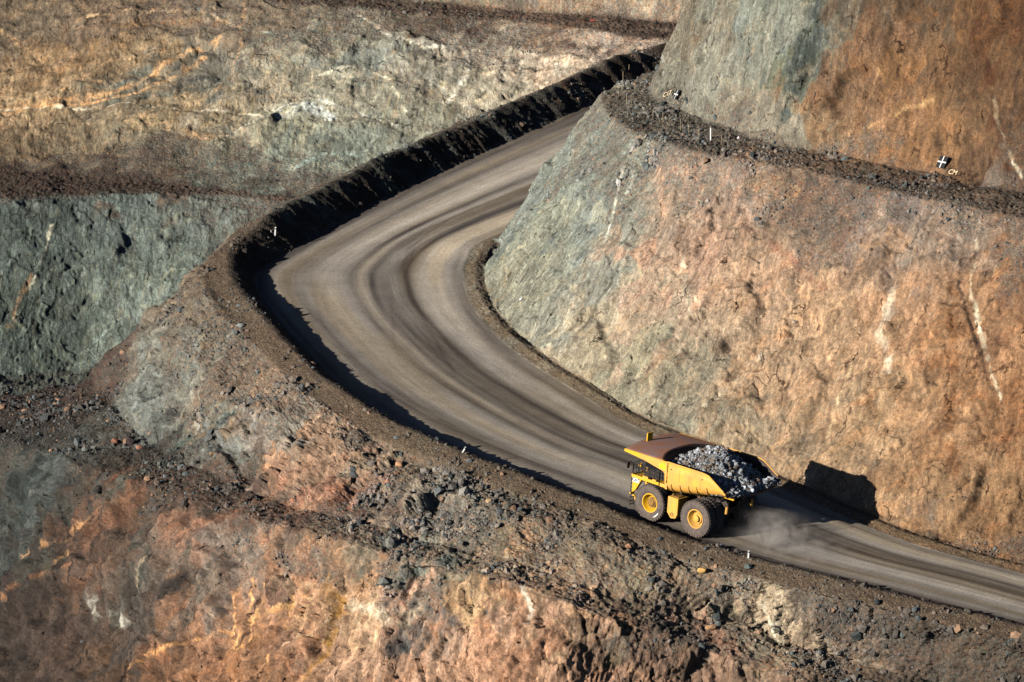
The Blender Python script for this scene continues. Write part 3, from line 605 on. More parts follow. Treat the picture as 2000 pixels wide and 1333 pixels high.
def soil_mat(name, gain, coarse=1.0, bumpd=.3):
    m, nt, b = mat(name, .95); l = nt.links
    col = N(nt, 'Attribute', attribute_name='Col').outputs['Color']
    pos = N(nt, 'NewGeometry').outputs['Position']
    vo = N(nt, 'TexVoronoi'); l.new(pos, vo.inputs['Vector']); vo.inputs['Scale'].default_value = 5.0
    sv = N(nt, 'SeparateColor'); l.new(vo.outputs['Color'], sv.inputs[0])
    g = ramp(nt, sv.outputs[0], [(0, 1-.45*coarse), (.7, 1), (1, 1+.6*coarse)])
    n1 = ramp(nt, noise(nt, pos, 1.1, 8, .7), [(.3, .65), (.5, 1.0), (.7, 1.35)])
    n2 = ramp(nt, noise(nt, pos, 9, 4, .7), [(.3, .75), (.5, 1.0), (.7, 1.3)])
    c = mix(nt, mix(nt, mix(nt, col, g, .8, 'MULTIPLY'), n1, .8, 'MULTIPLY'), n2, .8, 'MULTIPLY')
    c = mix(nt, c, (gain, gain, gain), 1.0, 'MULTIPLY'); l.new(c, b.inputs['Base Color'])
    bh = math_(nt, 'ADD', math_(nt, 'MULTIPLY', noise(nt, pos, 2.0, 8, .7), .6), math_(nt, 'MULTIPLY', vo.outputs[0], -.3*coarse))
    bp = N(nt, 'Bump'); bp.inputs['Strength'].default_value = 1; bp.inputs['Distance'].default_value = bumpd
    l.new(bh, bp.inputs['Height']); l.new(bp.outputs[0], b.inputs['Normal'])
    return m
def road_mat():
    m, nt, b = mat('haul_road_gravel', .93); l = nt.links
    col = N(nt, 'Attribute', attribute_name='Col').outputs['Color']
    st = N(nt, 'Attribute', attribute_name='st').outputs['Vector']
    pos = N(nt, 'NewGeometry').outputs['Position']
    a = ramp(nt, noise(nt, vmul(nt, st, (.35, 6.0, 1)), 1.0, 6, .65), [(.3, .78), (.5, 1), (.7, 1.22)])
    g = ramp(nt, noise(nt, pos, 5.5, 5, .9), [(.34, .5), (.5, 1), (.66, 1.55)])
    n1 = ramp(nt, noise(nt, pos, .35, 6, .6), [(.3, .88), (.5, 1), (.7, 1.12)])
    c = mix(nt, mix(nt, mix(nt, col, a, .8, 'MULTIPLY'), g, .85, 'MULTIPLY'), n1, 1, 'MULTIPLY')
    c = mix(nt, c, (.55, .545, .535), 1.0, 'MULTIPLY'); l.new(c, b.inputs['Base Color'])
    bh = math_(nt, 'ADD', math_(nt, 'MULTIPLY', noise(nt, pos, 9, 4, .75), .10), math_(nt, 'MULTIPLY', noise(nt, vmul(nt, st, (.15, 2.5, 1)), 1.0, 4), .10))
    bp = N(nt, 'Bump'); bp.inputs['Strength'].default_value = .6; bp.inputs['Distance'].default_value = .12
    l.new(bh, bp.inputs['Height']); l.new(bp.outputs[0], b.inputs['Normal'])
    return m
GAIN = .72
M_wall = rock_mat('orange_grey_rock', GAIN*.82, .40, 1.0, .22, .20, .65, .0)
M_bg = rock_mat('ochre_green_rock', GAIN, .30, 1.4, .55, .24, .7, -.16)
M_low = rock_mat('lower_bench_rock', GAIN*.98, .25, 1.2, .0, .30, 1.0, .0)
M_berm = soil_mat('tipped_soil_painted_shade', .58, .8, .35)  # berm soil whose inner face colour carries painted shade
M_should = soil_mat('sandy_shoulder_soil', .55, .7, .25)
M_road = road_mat()

# ------------------------------------------------------------------ terrain meshes
def grid_mesh(name, D, r0, r1, m, sf, kind='structure'):
    g = D[r0:r1+1]; nr, nc = g.shape[:2]
    me = bpy.data.meshes.new(name)
    idx = np.arange(nr*nc).reshape(nr, nc)
    q = np.stack([idx[:-1, :-1], idx[:-1, 1:], idx[1:, 1:], idx[1:, :-1]], -1).reshape(-1, 4)
    me.vertices.add(nr*nc); me.vertices.foreach_set('co', g.reshape(-1).astype(np.float32))
    me.loops.add(q.size); me.loops.foreach_set('vertex_index', q.reshape(-1).astype(np.int32))
    me.polygons.add(len(q)); me.polygons.foreach_set('loop_start', (np.arange(len(q))*4).astype(np.int32))
    me.polygons.foreach_set('loop_total', np.full(len(q), 4, np.int32))
    me.update(calc_edges=True)
    me.polygons.foreach_set('use_smooth', np.ones(len(q), bool))
    a = me.attributes.new('Col', 'FLOAT_COLOR', 'POINT')
    c = np.concatenate([sf.col[r0:r1+1].reshape(-1, 3), np.ones((nr*nc, 1))], 1)
    a.data.foreach_set('color', c.reshape(-1).astype(np.float32))
    a = me.attributes.new('rub', 'FLOAT', 'POINT'); a.data.foreach_set('value', sf.rub[r0:r1+1].reshape(-1).astype(np.float32))
    a = me.attributes.new('st', 'FLOAT_VECTOR', 'POINT')
    sm = sf.sa if hasattr(sf, 'sa') else sf.s
    v = np.stack([sm[r0:r1+1], sf.t[r0:r1+1], 0*sf.t[r0:r1+1]], -1); a.data.foreach_set('vector', v.reshape(-1).astype(np.float32))
    me.materials.append(m)
    o = bpy.data.objects.new(name, me); C.objects.link(o)
    return tag(o, kind=kind)
# along-coordinate that stays straight across each face
fg.sa = np.tile((np.interp(tc, np.arange(NS), arc)*.5+np.interp(tc, np.arange(NS), np.concatenate([[0], np.cumsum(np.linalg.norm(np.diff(K, axis=0), axis=1))]))*.5)[None], (G.shape[0], 1))
bgd.sa = np.tile(bgd.s.mean(0)[None], (GB.shape[0], 1))
si = np.minimum(fg.KD.astype(int), len(SEG)-1)
def span(a, b):
    r = np.where((si >= a) & (si <= b))[0]; return r[0], min(r[-1]+1, len(si)-1)
grid_mesh('lower_slope', fg.D, *span(0, 4), M_low, fg)
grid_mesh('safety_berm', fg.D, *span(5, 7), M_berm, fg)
grid_mesh('haul_road', fg.D, *span(8, 8), M_road, fg)
grid_mesh('road_shoulder', fg.D, *span(9, 10), M_should, fg)
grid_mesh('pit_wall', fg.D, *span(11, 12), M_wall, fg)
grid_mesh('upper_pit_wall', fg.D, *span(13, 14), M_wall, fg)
grid_mesh('far_pit_wall', bgd.D, 0, bgd.D.shape[0]-1, M_bg, bgd)

# visible surface lookup (final relief)
ALLP = np.concatenate([fg.D.reshape(-1, 3), bgd.D.reshape(-1, 3)]); ALLN = np.concatenate([fg.N.reshape(-1, 3), bgd.N.reshape(-1, 3)])
ALLJ = proj(ALLP)
def on_surface(px, py, r=3.0):
    d = np.hypot(ALLJ[:, 0]-px, ALLJ[:, 1]-py); k = np.where(d < r)[0]
    while len(k) == 0: r *= 1.5; k = np.where(d < r)[0]
    j = k[np.argmin(ALLJ[k, 2])]; near = k[ALLJ[k, 2] < ALLJ[j, 2]+1.0]; j = near[np.argmin(d[near])]
    n = ALLN[j]; n = n if n@(CAM-ALLP[j]) > 0 else -n
    return ALLP[j], n
# ------------------------------------------------------------------ plain materials for made things
def paint(name, rgb, rough=.5, metal=0, dirt=None, dirt_amt=.5, scale=1.2, spec=.4):
    m, nt, b = mat(name, rough); l = nt.links
    b.inputs['Metallic'].default_value = metal; b.inputs['Specular IOR Level'].default_value = spec
    tc_ = N(nt, 'TexCoord').outputs['Object']
    base = tuple(s2l(rgb)); c = mix(nt, base, base, 0)
    if dirt:
        f = ramp(nt, noise(nt, tc_, scale, 8, .65), [(.35, 0), (.65, 1)])
        c = mix(nt, base, tuple(s2l(dirt)), math_(nt, 'MULTIPLY', f, dirt_amt))
        f2 = ramp(nt, noise(nt, vmul(nt, tc_, (6, 6, 1.0)), 1.0, 5, .7), [(.5, 0), (.7, 1)])
        c = mix(nt, c, tuple(s2l(dirt)*.75), math_(nt, 'MULTIPLY', f2, dirt_amt*.6))
        l.new(math_(nt, 'ADD', math_(nt, 'MULTIPLY', f, .25), rough), b.inputs['Roughness'])
    l.new(c, b.inputs['Base Color'])
    bp = N(nt, 'Bump'); bp.inputs['Strength'].default_value = .25; bp.inputs['Distance'].default_value = .03
    l.new(noise(nt, tc_, 7, 4), bp.inputs['Height']); l.new(bp.outputs[0], b.inputs['Normal'])
    return m
Y_new = paint('bright_yellow_paint', (214, 158, 10), .4, 0, (176, 132, 60), .25)
Y_dusty = paint('dusty_yellow_paint', (216, 156, 48), .55, 0, (172, 128, 78), .7, .9)
Y_dirty = paint('grimy_yellow_paint', (150, 108, 40), .65, 0, (70, 56, 42), .8, 2.0)
RUST = paint('worn_rusty_steel', (150, 98, 66), .5, .1, (126, 108, 106), .8, .7, .5)
DARKSTEEL = paint('worn_dark_steel', (52, 44, 42), .55, .2, (80, 62, 50), .5, 1.5)
BLACK = paint('black_painted_steel', (26, 26, 28), .5, 0, (60, 52, 44), .5, 3)
TYRE = paint('dusty_tyre_rubber', (74, 67, 63), .9, 0, (112, 97, 86), .7, 2.5, .2)  # dust tone raised to stand in for missing bounced light
GLASS, _nt, _b = mat('dark_cab_glass', .1); _b.inputs['Base Color'].default_value = (.01, .012, .015, 1); _b.inputs['Specular IOR Level'].default_value = .6
WHITE = paint('white_plastic', (226, 224, 218), .5, 0, (180, 165, 145), .3, 6)
SIGNY = paint('lime_yellow_sign', (222, 232, 20), .5)
INK = paint('black_lettering', (12, 12, 12), .6)
WOOD = paint('pale_weathered_wood', (172, 154, 126), .8, 0, (150, 130, 100), .5, 8)
CREAM = paint('cream_spray_paint', (214, 196, 160), .9, 0, (200, 150, 100), .5, 6)

# ------------------------------------------------------------------ mesh helpers
class MB:
    def __init__(s): s.v = []; s.f = []
    def add(s, vs, fs):
        n = len(s.v); s.v += [tuple(map(float, v)) for v in vs]; s.f += [tuple(i+n for i in f) for f in fs]; return s
    def box(s, c, d, R=None, bev=0.0):
        x, y, z = [k/2 for k in d]; b = min(bev, x*.6, y*.6, z*.6)
        if b <= 0:
            vs = [(sx*x, sy*y, sz*z) for sx in (-1, 1) for sy in (-1, 1) for sz in (-1, 1)]
            fs = [(0, 1, 3, 2), (4, 6, 7, 5), (0, 4, 5, 1), (2, 3, 7, 6), (0, 2, 6, 4), (1, 5, 7, 3)]
        else:
            bm = bmesh.new(); bmesh.ops.create_cube(bm, size=1)
            for v in bm.verts: v.co = Vector((v.co.x*2*x, v.co.y*2*y, v.co.z*2*z))
            bmesh.ops.bevel(bm, geom=bm.edges[:], offset=b, segments=2, affect='EDGES', profile=.5)
            bm.verts.ensure_lookup_table(); vs = [v.co[:] for v in bm.verts]; fs = [[v.index for v in f.verts] for f in bm.faces]; bm.free()
        if R is not None: vs = [tuple(R @ Vector(v)) for v in vs]
        return s.add([(v[0]+c[0], v[1]+c[1], v[2]+c[2]) for v in vs], fs)
    def tube(s, pts, r, n=8, cap=True):
        pts = [Vector(p) for p in pts]; k = len(pts); rr = r if hasattr(r, '__len__') else [r]*k; vs = []
        for i, p in enumerate(pts):
            t = (pts[min(i+1, k-1)]-pts[max(i-1, 0)]).normalized()
            a = t.cross(Vector((0, 0, 1)) if abs(t.z) < .9 else Vector((1, 0, 0))).normalized(); b = t.cross(a)
            for j in range(n):
                w = 2*math.pi*j/n; vs.append(tuple(p+(a*math.cos(w)+b*math.sin(w))*rr[i]))
        fs = [(i*n+j, i*n+(j+1) % n, (i+1)*n+(j+1) % n, (i+1)*n+j) for i in range(k-1) for j in range(n)]
        if cap: fs += [tuple(range(n))[::-1], tuple(range((k-1)*n, k*n))]
        return s.add(vs, fs)
    def lathe(s, prof, n=48, c=(0, 0, 0), closed=False):        # axis along y; prof = (y, r)
        vs = [(c[0]+r*math.cos(2*math.pi*j/n), c[1]+y, c[2]+r*math.sin(2*math.pi*j/n)) for y, r in prof for j in range(n)]
        k = len(prof); fs = [(i*n+j, i*n+(j+1) % n, ((i+1) % k)*n+(j+1) % n, ((i+1) % k)*n+j) for i in range(k if closed else k-1) for j in range(n)]
        return s.add(vs, fs)
    def grid(s, P):                                              # P[i][j] points
        r, c = len(P), len(P[0])
        return s.add([p for row in P for p in row], [(i*c+j, i*c+j+1, (i+1)*c+j+1, (i+1)*c+j) for i in range(r-1) for j in range(c-1)])
    def prism(s, poly, y0, y1):                                  # poly of (x, z), extruded along y
        n = len(poly); vs = [(x, y0, z) for x, z in poly]+[(x, y1, z) for x, z in poly]
        return s.add(vs, [tuple(range(n)), tuple(range(2*n-1, n-1, -1))]+[(i, i+n, (i+1) % n+n, (i+1) % n) for i in range(n)])
    def build(s, name, m, parent=None, smooth=False, solid=0, bevel=0):
        me = bpy.data.meshes.new(name); me.from_pydata(s.v, [], s.f); me.update()
        bm = bmesh.new(); bm.from_mesh(me); bmesh.ops.recalc_face_normals(bm, faces=bm.faces[:]); bm.to_mesh(me); bm.free()
        me.materials.append(m)
        if smooth: me.polygons.foreach_set('use_smooth', [True]*len(me.polygons)); me.set_sharp_from_angle(angle=math.radians(38))
        o = bpy.data.objects.new(name, me); C.objects.link(o)
        if parent is not None: o.parent = parent
        if solid: md = o.modifiers.new('thickness', 'SOLIDIFY'); md.thickness = solid; md.offset = -1
        return o
def text_mesh(name, body, size, M, m, parent=None, ext=.01, bold=0.0):
    cu = bpy.data.curves.new(name, 'FONT'); cu.body = body; cu.size = size; cu.extrude = ext; cu.offset = bold
    cu.align_x = 'CENTER'; cu.align_y = 'CENTER'
    tmp = bpy.data.objects.new(name, cu); C.objects.link(tmp)
    dg = bpy.context.evaluated_depsgraph_get(); me = bpy.data.meshes.new_from_object(tmp.evaluated_get(dg))
    bpy.data.objects.remove(tmp); me.materials.clear(); me.materials.append(m)
    o = bpy.data.objects.new(name, me); C.objects.link(o)
    if parent is not None: o.parent = parent
    o.matrix_local = M; return o
def empty(name, M, label, cat_, group=None):
    o = bpy.data.objects.new(name, None); C.objects.link(o); o.matrix_world = M; o.empty_display_size = .5
    return tag(o, label, cat_, group)

# ------------------------------------------------------------------ the haul truck (x forward from the rear axle, y left, z up)
road_rows = np.where(si == 8)[0]
RP = fg.D[road_rows[0]:road_rows[-1]+1].reshape(-1, 3)
def road_z(x, y):
    d = (RP[:, 0]-x)**2+(RP[:, 1]-y)**2; k = np.argpartition(d, 6)[:6]; w = 1/(d[k]+1e-3); return float((RP[k, 2]*w).sum()/w.sum())
pr = at(1354, 1053, 0.0); pr[2] = road_z(pr[0], pr[1])
pf = at(1272, 1021.5, .5); pf[2] = road_z(pf[0], pf[1]); pf = at(1272, 1021.5, pf[2])
fx = Vector(pf-pr); print('wheelbase', fx.length, 'heading', math.degrees(math.atan2(fx.y, -fx.x)), 'rise', fx.z)
fx.normalize(); lf = Vector((0, 0, 1)).cross(fx).normalized(); up = fx.cross(lf)
org = Vector(pr)-lf*3.77
TM = Matrix(((fx.x, lf.x, up.x, org.x), (fx.y, lf.y, up.y, org.y), (fx.z, lf.z, up.z, org.z), (0, 0, 0, 1)))
truck = empty('haul_truck', TM, 'huge yellow mining dump truck with a grey rock load climbing the haul road', 'dump truck')
WB = 5.9; TR = 1.80
def X(a): return WB-a
# --- wheels
def tyre_mesh(w):
    h = w/2; mb = MB()
    prof = [(-h*.78, .95), (-h*.95, 1.15), (-h, 1.40), (-h*.93, 1.62), (-h*.80, TR-.04), (-h*.6, TR), (0, TR), (h*.6, TR), (h*.80, TR-.04), (h*.93, 1.62), (h, 1.40), (h*.95, 1.15), (h*.78, .95)]
    mb.lathe(prof, 72)
    n = 34
    for k in range(n):                                            # tread lugs on both shoulders
        a = 2*math.pi*k/n
        for sgn in (-1, 1):
            R = Matrix.Rotation(-a, 3, 'Y'); c = R @ Vector((0, sgn*h*.47, TR+.012)); mb.box(c, (.22, h*.68, .07), R @ Matrix.Rotation(sgn*.35, 3, 'Z'))
            c = R @ Vector((0, sgn*h*.86, TR-.10)); mb.box(c, (.20, .10, .22), R)
    return mb
def rim_mesh(side, dual_in=False):
    mb = MB(); s_ = side
    mb.lathe([(s_*(.40), .97), (s_*.47, .95), (s_*.47, .86), (s_*.36, .80), (s_*.08, .72), (s_*-.02, .60), (s_*-.02, .30), (s_*-.02, .0)], 48)
    return mb
def hub_mesh(side, rear):
    mb = MB(); s_ = side
    mb.lathe([(s_*-.02, .52), (s_*.12, .50), (s_*.14, .34), (s_*(.34 if rear else .22), .32), (s_*(.38 if rear else .26), .26), (s_*(.38 if rear else .26), 0)], 32)
    for k in range(16):
        a = 2*math.pi*k/16; mb.box((.62*math.cos(a), s_*.02, .62*math.sin(a)), (.07, .08, .07))
    return mb
tyw = {}
for (x, y, w, side, vis) in ((WB, 3.08, 1.15, 1, 1), (WB, -3.08, 1.15, -1, 1), (0, 3.25, 1.08, 1, 1), (0, 1.98, 1.08, 1, 0), (0, -1.98, 1.08, -1, 0), (0, -3.25, 1.08, -1, 1)):
    t = tyre_mesh(w).build('tyre', TYRE, truck, True); t.location = (x, y, TR+.02)
    r = rim_mesh(side).build('rim', Y_dusty if x == 0 else Y_new, t, True)
    hub_mesh(side, x == 0).build('hub', Y_dusty if x == 0 else Y_dirty, t, True)
    if x == WB and side == 1:
        mb = MB(); a0, a1 = math.radians(-62), math.radians(-28); P = []
        for k in range(9):
            a = a0+(a1-a0)*k/8; ww = .045*math.sin(math.pi*(k+.5)/9)+.012
            P.append([(-rr*math.cos(a)*1, w/2+.012, rr*math.sin(a)) for rr in (1.42-ww, 1.42+ww)])
        mb.grid(P).build('paint_mark', WHITE, t, solid=.008)
# --- chassis
mb = MB()
for y in (-.95, .95): mb.box((3.7, y, 2.2), (9.6, .42, .75), None, .05)
for x in (-.9, .6, 2.6, 4.4, 7.4): mb.box((x, 0, 2.2), (.4, 1.7, .5), None, .04)
mb.build('chassis', DARKSTEEL, truck)
mb = MB(); mb.tube([(0, -2.3, TR), (0, -1.2, TR), (0, -.6, TR), (0, .6, TR), (0, 1.2, TR), (0, 2.3, TR)], [.5, .6, .85, .85, .6, .5], 20)
mb.tube([(0, 0, TR), (1.9, 0, TR)], .45, 14); mb.build('rear_axle', DARKSTEEL, truck, True)
mb = MB(); mb.tube([(WB, -2.6, TR), (WB, 2.6, TR)], .32, 14); mb.build('front_axle', DARKSTEEL, truck, True)
for y in (1.35, -1.35):
    MB().tube([(WB-.1, y*1.15, 1.5), (WB-.1, y*1.15, 2.3)], .24, 14).tube([(WB-.1, y*1.15, 2.3), (WB-.1, y*1.15, 3.7)], .32, 14).build('front_suspension', Y_dirty, truck, True)
    MB().tube([(-.9, y*.75, 1.6), (-1.3, y*.75, 2.6)], .17, 12).tube([(-1.3, y*.75, 2.6), (-1.5, y*.75, 3.2)], .25, 12).build('rear_suspension', DARKSTEEL, truck, True)
    MB().tube([(2.0, y*1.0, 1.7), (1.5, y, 3.0)], .24, 14).tube([(1.5, y, 3.0), (1.25, y, 3.9)], .16, 14).build('hoist_cylinder', Y_dirty, truck, True)
# fuel tank (left) and hydraulic tank (right)
for y, nm in ((2.92, 'fuel_tank'), (-2.92, 'hydraulic_tank')):
    mb = MB(); pol = [(X(2.25), 3.15), (X(3.55), 3.15), (X(3.55), 1.55), (X(3.35), 1.12), (X(2.75), 1.0), (X(2.25), 1.55)]
    mb.prism(pol, y-.75, y+.68); tk = mb.build(nm, Y_dusty, truck); md = tk.modifiers.new('bevel', 'BEVEL'); md.width = .06; md.segments = 2
    MB().box((X(2.9), y, 3.2), (.9, .8, .08), None, .02).tube([(X(2.6), y+.3, 3.2), (X(2.6), y+.3, 3.42)], .1, 10).build('filler_cap', Y_dirty, tk)
    MB().lathe([(0, .20), (.05, .2), (.05, .12), (.0, .12)], 20, (X(2.9), y+(.69 if y > 0 else -.81), 1.45)).build('drain_port', Y_dirty, tk)
# --- front deck, fenders, grille
mb = MB(); mb.box((X(-.55), 0, 4.12), (3.4, 7.6, .12), None, .02)
mb.box((X(-.55), 3.78, 4.10), (3.4, .10, .30), None, .02); mb.box((X(-.55), -3.78, 4.10), (3.4, .10, .30), None, .02); mb.box((X(-2.27), 0, 4.10), (.10, 7.6, .34), None, .02)
dk = mb.build('front_deck', Y_new, truck)
for y in (3.2, -3.2): MB().box((X(1.75), y, 4.05), (1.1, 1.1, .35), None, .05).build('deck_step', Y_dusty, truck)
for y in (1, -1):
    mb = MB(); pol = [(X(-2.2), 4.0), (X(-1.05), 4.0), (X(-1.75), 2.75), (X(-2.05), 2.45), (X(-2.2), 2.5)]
    mb.prism([(x, z) for x, z in pol], y*3.35, y*3.72); fd = mb.build('front_fender', Y_new, truck)
    if y == 1:
        MB().box((X(-1.78), 3.735, 3.73), (.86, .03, .46)).build('badge_panel', WHITE, fd)
        text_mesh('badge_lettering', 'CAT', .44, Matrix.Translation((X(-1.78), 3.755, 3.73)) @ Matrix(((-1, 0, 0, 0), (0, 0, 1, 0), (0, 1, 0, 0), (0, 0, 0, 1))), INK, fd, .006, .012)
mb = MB(); mb.box((X(-1.95), 0, 3.0), (.5, 3.6, 2.1), None, .08); g_ = mb.build('radiator_housing', Y_new, truck)
mb = MB()
for k in range(12): mb.box((X(-2.23), 0, 2.15+k*.15), (.06, 3.1, .06))
mb.build('grille', BLACK, g_)
mb = MB(); mb.box((X(-2.35), 0, 1.55), (.5, 5.6, .55), None, .08); mb.box((X(-2.3), 2.9, 1.9), (.35, .7, .15), None, .02); mb.box((X(-2.3), -2.9, 1.9), (.35, .7, .15), None, .02)
bpz = mb.build('front_bumper', Y_new, truck)
for y in (-2.3, -1.8, 1.8, 2.3): MB().lathe([(0, 0), (0, .16), (.06, .17), (.1, .12)], 16).build('headlight', WHITE, truck).matrix_local = Matrix.Translation((X(-2.62), y, 1.7)) @ Matrix.Rotation(math.pi/2, 4, 'Z')
for y in (3.45, -3.45):
    mb = MB()
    for dy in (-.28, .28): mb.tube([(X(-2.35), y+dy, 1.0), (X(-2.35), y+dy, 4.2), (X(-2.2), y+dy, 5.1)], .035, 6)
    for k in range(9): mb.box((X(-2.35), y, 1.1+k*.35), (.12, .56, .05))
    ld = mb.build('ladder', DARKSTEEL, truck)
    MB().box((X(-2.37), y, 2.25), (.16, .62, .16), None, .02).build('step_guard', Y_new, ld)
# engine block, air cleaners, cab
mb = MB(); mb.box((X(-.6), 0, 3.1), (2.6, 1.9, 1.8), None, .1); mb.box((X(1.3), 0, 3.2), (1.2, 2.2, 1.5), None, .1); mb.build('engine', BLACK, truck)
mb = MB(); mb.box((X(-.35), 2.35, 5.2), (1.9, 1.75, 2.05), None, .12); mb.box((X(-.35), 2.35, 6.25), (2.05, 1.9, .14), None, .04); cb_ = mb.build('cab', DARKSTEEL, truck)
mb = MB(); mb.box((X(-.45), 3.24, 5.5), (1.35, .03, .85), None, .01); mb.box((X(-1.32), 2.35, 5.5), (.03, 1.4, .9), None, .01); mb.box((X(.35), 3.24, 5.6), (.35, .03, .6)); mb.build('cab_window', GLASS, cb_)
MB().box((X(-.9), 3.28, 5.05), (.45, .04, .5), None, .02).build('door_panel', Y_dirty, cb_)
for y in (-.9, -2.1, -3.0): MB().tube([(X(-1.1), y, 4.2), (X(-1.1), y, 5.7)], .36, 18).tube([(X(-1.1), y, 5.7), (X(-1.1), y, 5.85)], .42, 18).build('air_cleaner', BLACK, truck, True)
MB().box((X(1.0), 2.2, 4.75), (.9, 1.6, 1.1), None, .06).build('equipment_cabinet', BLACK, truck); MB().box((X(1.1), -2.0, 4.85), (.9, 2.0, 1.3), None, .06).build('equipment_cabinet', BLACK, truck)
mb = MB()
for (x0, x1) in ((-2.2, 1.05),):
    for y in (3.72, -3.72):
        for z in (4.7, 5.1, 5.4): mb.tube([(X(x0), y, z), (X(x1), y, z)], .032, 6)
        k = 0
        for a in np.arange(x0, x1+.01, .36): mb.tube([(X(a), y, 4.15), (X(a), y, 5.42)], .03 if k % 2 else .045, 6); k += 1
for y in np.arange(-3.7, 3.71, .74): mb.tube([(X(-2.2), y, 4.15), (X(-2.2), y, 5.4)], .035, 6)
for z in (4.8, 5.4): mb.tube([(X(-2.2), -3.72, z), (X(-2.2), 3.72, z)], .032, 6)
mb.build('handrail', BLACK, truck)
mb = MB(); mb.tube([(X(-2.2), 3.7, 5.3), (X(-2.35), 4.05, 5.55), (X(-2.4), 4.3, 5.5)], .03, 6); mb.box((X(-2.4), 4.3, 5.2), (.08, .38, .6), None, .02); mb.build('mirror', BLACK, truck)
mb = MB(); mb.tube([(X(-1.6), 3.2, 4.9), (X(-1.6), 3.2, 5.0)], .12, 10); mb.box((X(-1.75), 3.2, 5.15), (.3, .3, .3), None, .03); mb.build('beacon_box', Y_new, truck)
MB().box((X(-.55), 3.80, 4.32), (.7, .1, .22), None, .02).build('deck_locker', Y_dusty, truck); MB().box((X(.55), 3.80, 4.3), (.45, .1, .2), None, .02).build('deck_locker', Y_dusty, truck)

# --- dump body: a U shaped tub with a crowned canopy over the cab
HW = 4.15
def top_z(a):
    return float(np.interp(a, [-3.1, 2, 6.9, 7.5, 8.4, 9.2, 9.7], [6.62, 6.68, 6.72, 6.62, 6.1, 5.62, 5.40]))
def floor_z(a): return float(np.interp(a, [2.2, 3.2, 5.5, 9.6], [3.45, 3.55, 3.95, 4.75]))
def side_in(a): return 0
def section(a, inset=0.0, lip=0.0, n=9):
    """left rim down round the floor to the right rim; list of (y, z)"""
    fz = floor_z(a)+inset; tz = top_z(a); hw = HW-inset; zb = min(fz+1.15, tz-.12)
    L_ = [(hw, tz), (hw, .5*(tz+zb)), (hw, zb)]
    for k in range(1, n):
        t = k/n*math.pi/2; L_.append((hw-(1.35)*(1-math.cos(t)), zb-(zb-(fz+.12))*math.sin(t)))
    L_ += [(hw-1.35, fz+.12), (hw*.33, fz+.03)]
    return L_+[(0, fz)]+[(-y, z) for y, z in reversed(L_)]
AS = [2.3, 2.9, 3.6, 4.4, 5.2, 6.0, 6.7, 7.1, 7.5, 7.9, 8.3, 8.7, 9.1, 9.4, 9.7]
def tub(inset):
    P = []
    for a in AS:
        row = []
        for y, z in section(a, inset):
            t = max(0, (a-7.1)/2.6); bow = .75*(1-(y/HW)**2)*t*t            # duck tail bows out at the centre
            back = 0
            row.append((X(a+bow), y, z+(.12*t*(1-(y/HW)**2))))
        P.append(row)
    return P
mb = MB(); mb.grid(tub(0.0))
outer = mb.build('dump_body', Y_dusty, truck, True, solid=.05)
mb = MB(); Pi = tub(.09); mb.grid(Pi)
def crown(y): return .36*(1-(abs(y)/HW)**2.2)
def edge_a(y): return .55+1.35*abs(y/HW)**3
ys = np.linspace(-HW+.06, HW-.06, 29)
fw = []
for t in np.linspace(0, 1, 8):
    row = []
    for y in ys:
        sec = section(2.4, .09); sy = np.array([p[0] for p in sec[::-1]]); sz = np.array([p[1] for p in sec[::-1]])
        zb = float(np.interp(y, sy, sz)); zt = top_z(1)+crown(y)-.03; a = edge_a(y)*(1-t)+2.42*t
        zb = min(zb, zt-.3)
        row.append((X(a), y, zt*(1-t)+zb*t))
    fw.append(row)
mb.grid(fw); mb.build('body_liner', DARKSTEEL, outer, True, solid=.03)
cn = []
for t in np.linspace(0, 1, 14):
    row = []
    for y in ys:
        a0 = -3.1-.12*(1-(y/HW)**2); a = a0*(1-t)+edge_a(y)*t; row.append((X(a), y, top_z(a)+crown(y)+.01))
    cn.append(row)
mb = MB().grid(cn); mb.build('canopy', RUST, outer, True, solid=.10)
# side cheeks under the canopy, front lip and top rails
for s_ in (1, -1):
    pol = [(X(-3.12), 6.66), (X(2.45), 6.70), (X(2.45), 3.95), (X(2.2), 4.0), (X(2.05), 5.45), (X(1.85), 5.66), (X(-.5), 6.12), (X(-3.12), 6.40)]
    mb = MB().prism(pol, s_*HW, s_*(HW-.10)); ck = mb.build('canopy_cheek', Y_dusty, outer)
    for (a0, a1) in ((-3.14, -1.1), (1.55, 2.0)):
        mb = MB(); z0 = .28 if a0 < 0 else .34
        mb.prism([(X(a0), 6.67), (X(a1), 6.68), (X(a1), 6.68-z0-(.14 if a0 < 0 else .0)), (X(a0), 6.40)], s_*(HW+.012), s_*(HW+.001))
        mb.build('fresh_paint_patch', Y_new, ck)
    mb = MB(); rr = [(X(a), s_*(HW-.02), top_z(a)+.02) for a in AS if a < 9.5]
    mb.tube([(X(2.3), s_*(HW-.02), 6.70)]+rr[1:], .075, 8); mb.build('top_rail', Y_dusty, outer, True)
mb = MB().tube([(X(-3.14-.12*(1-(y/HW)**2)), y, top_z(-3)+crown(y)-.06) for y in ys], .06, 8); mb.build('canopy_lip', DARKSTEEL, outer, True)
mb = MB(); tail = [(p[0]-.02, p[1], p[2]-.02) for p in tub(.04)[-1]]; mb.tube(tail, .07, 8); mb.build('tail_lip', DARKSTEEL, outer, True)
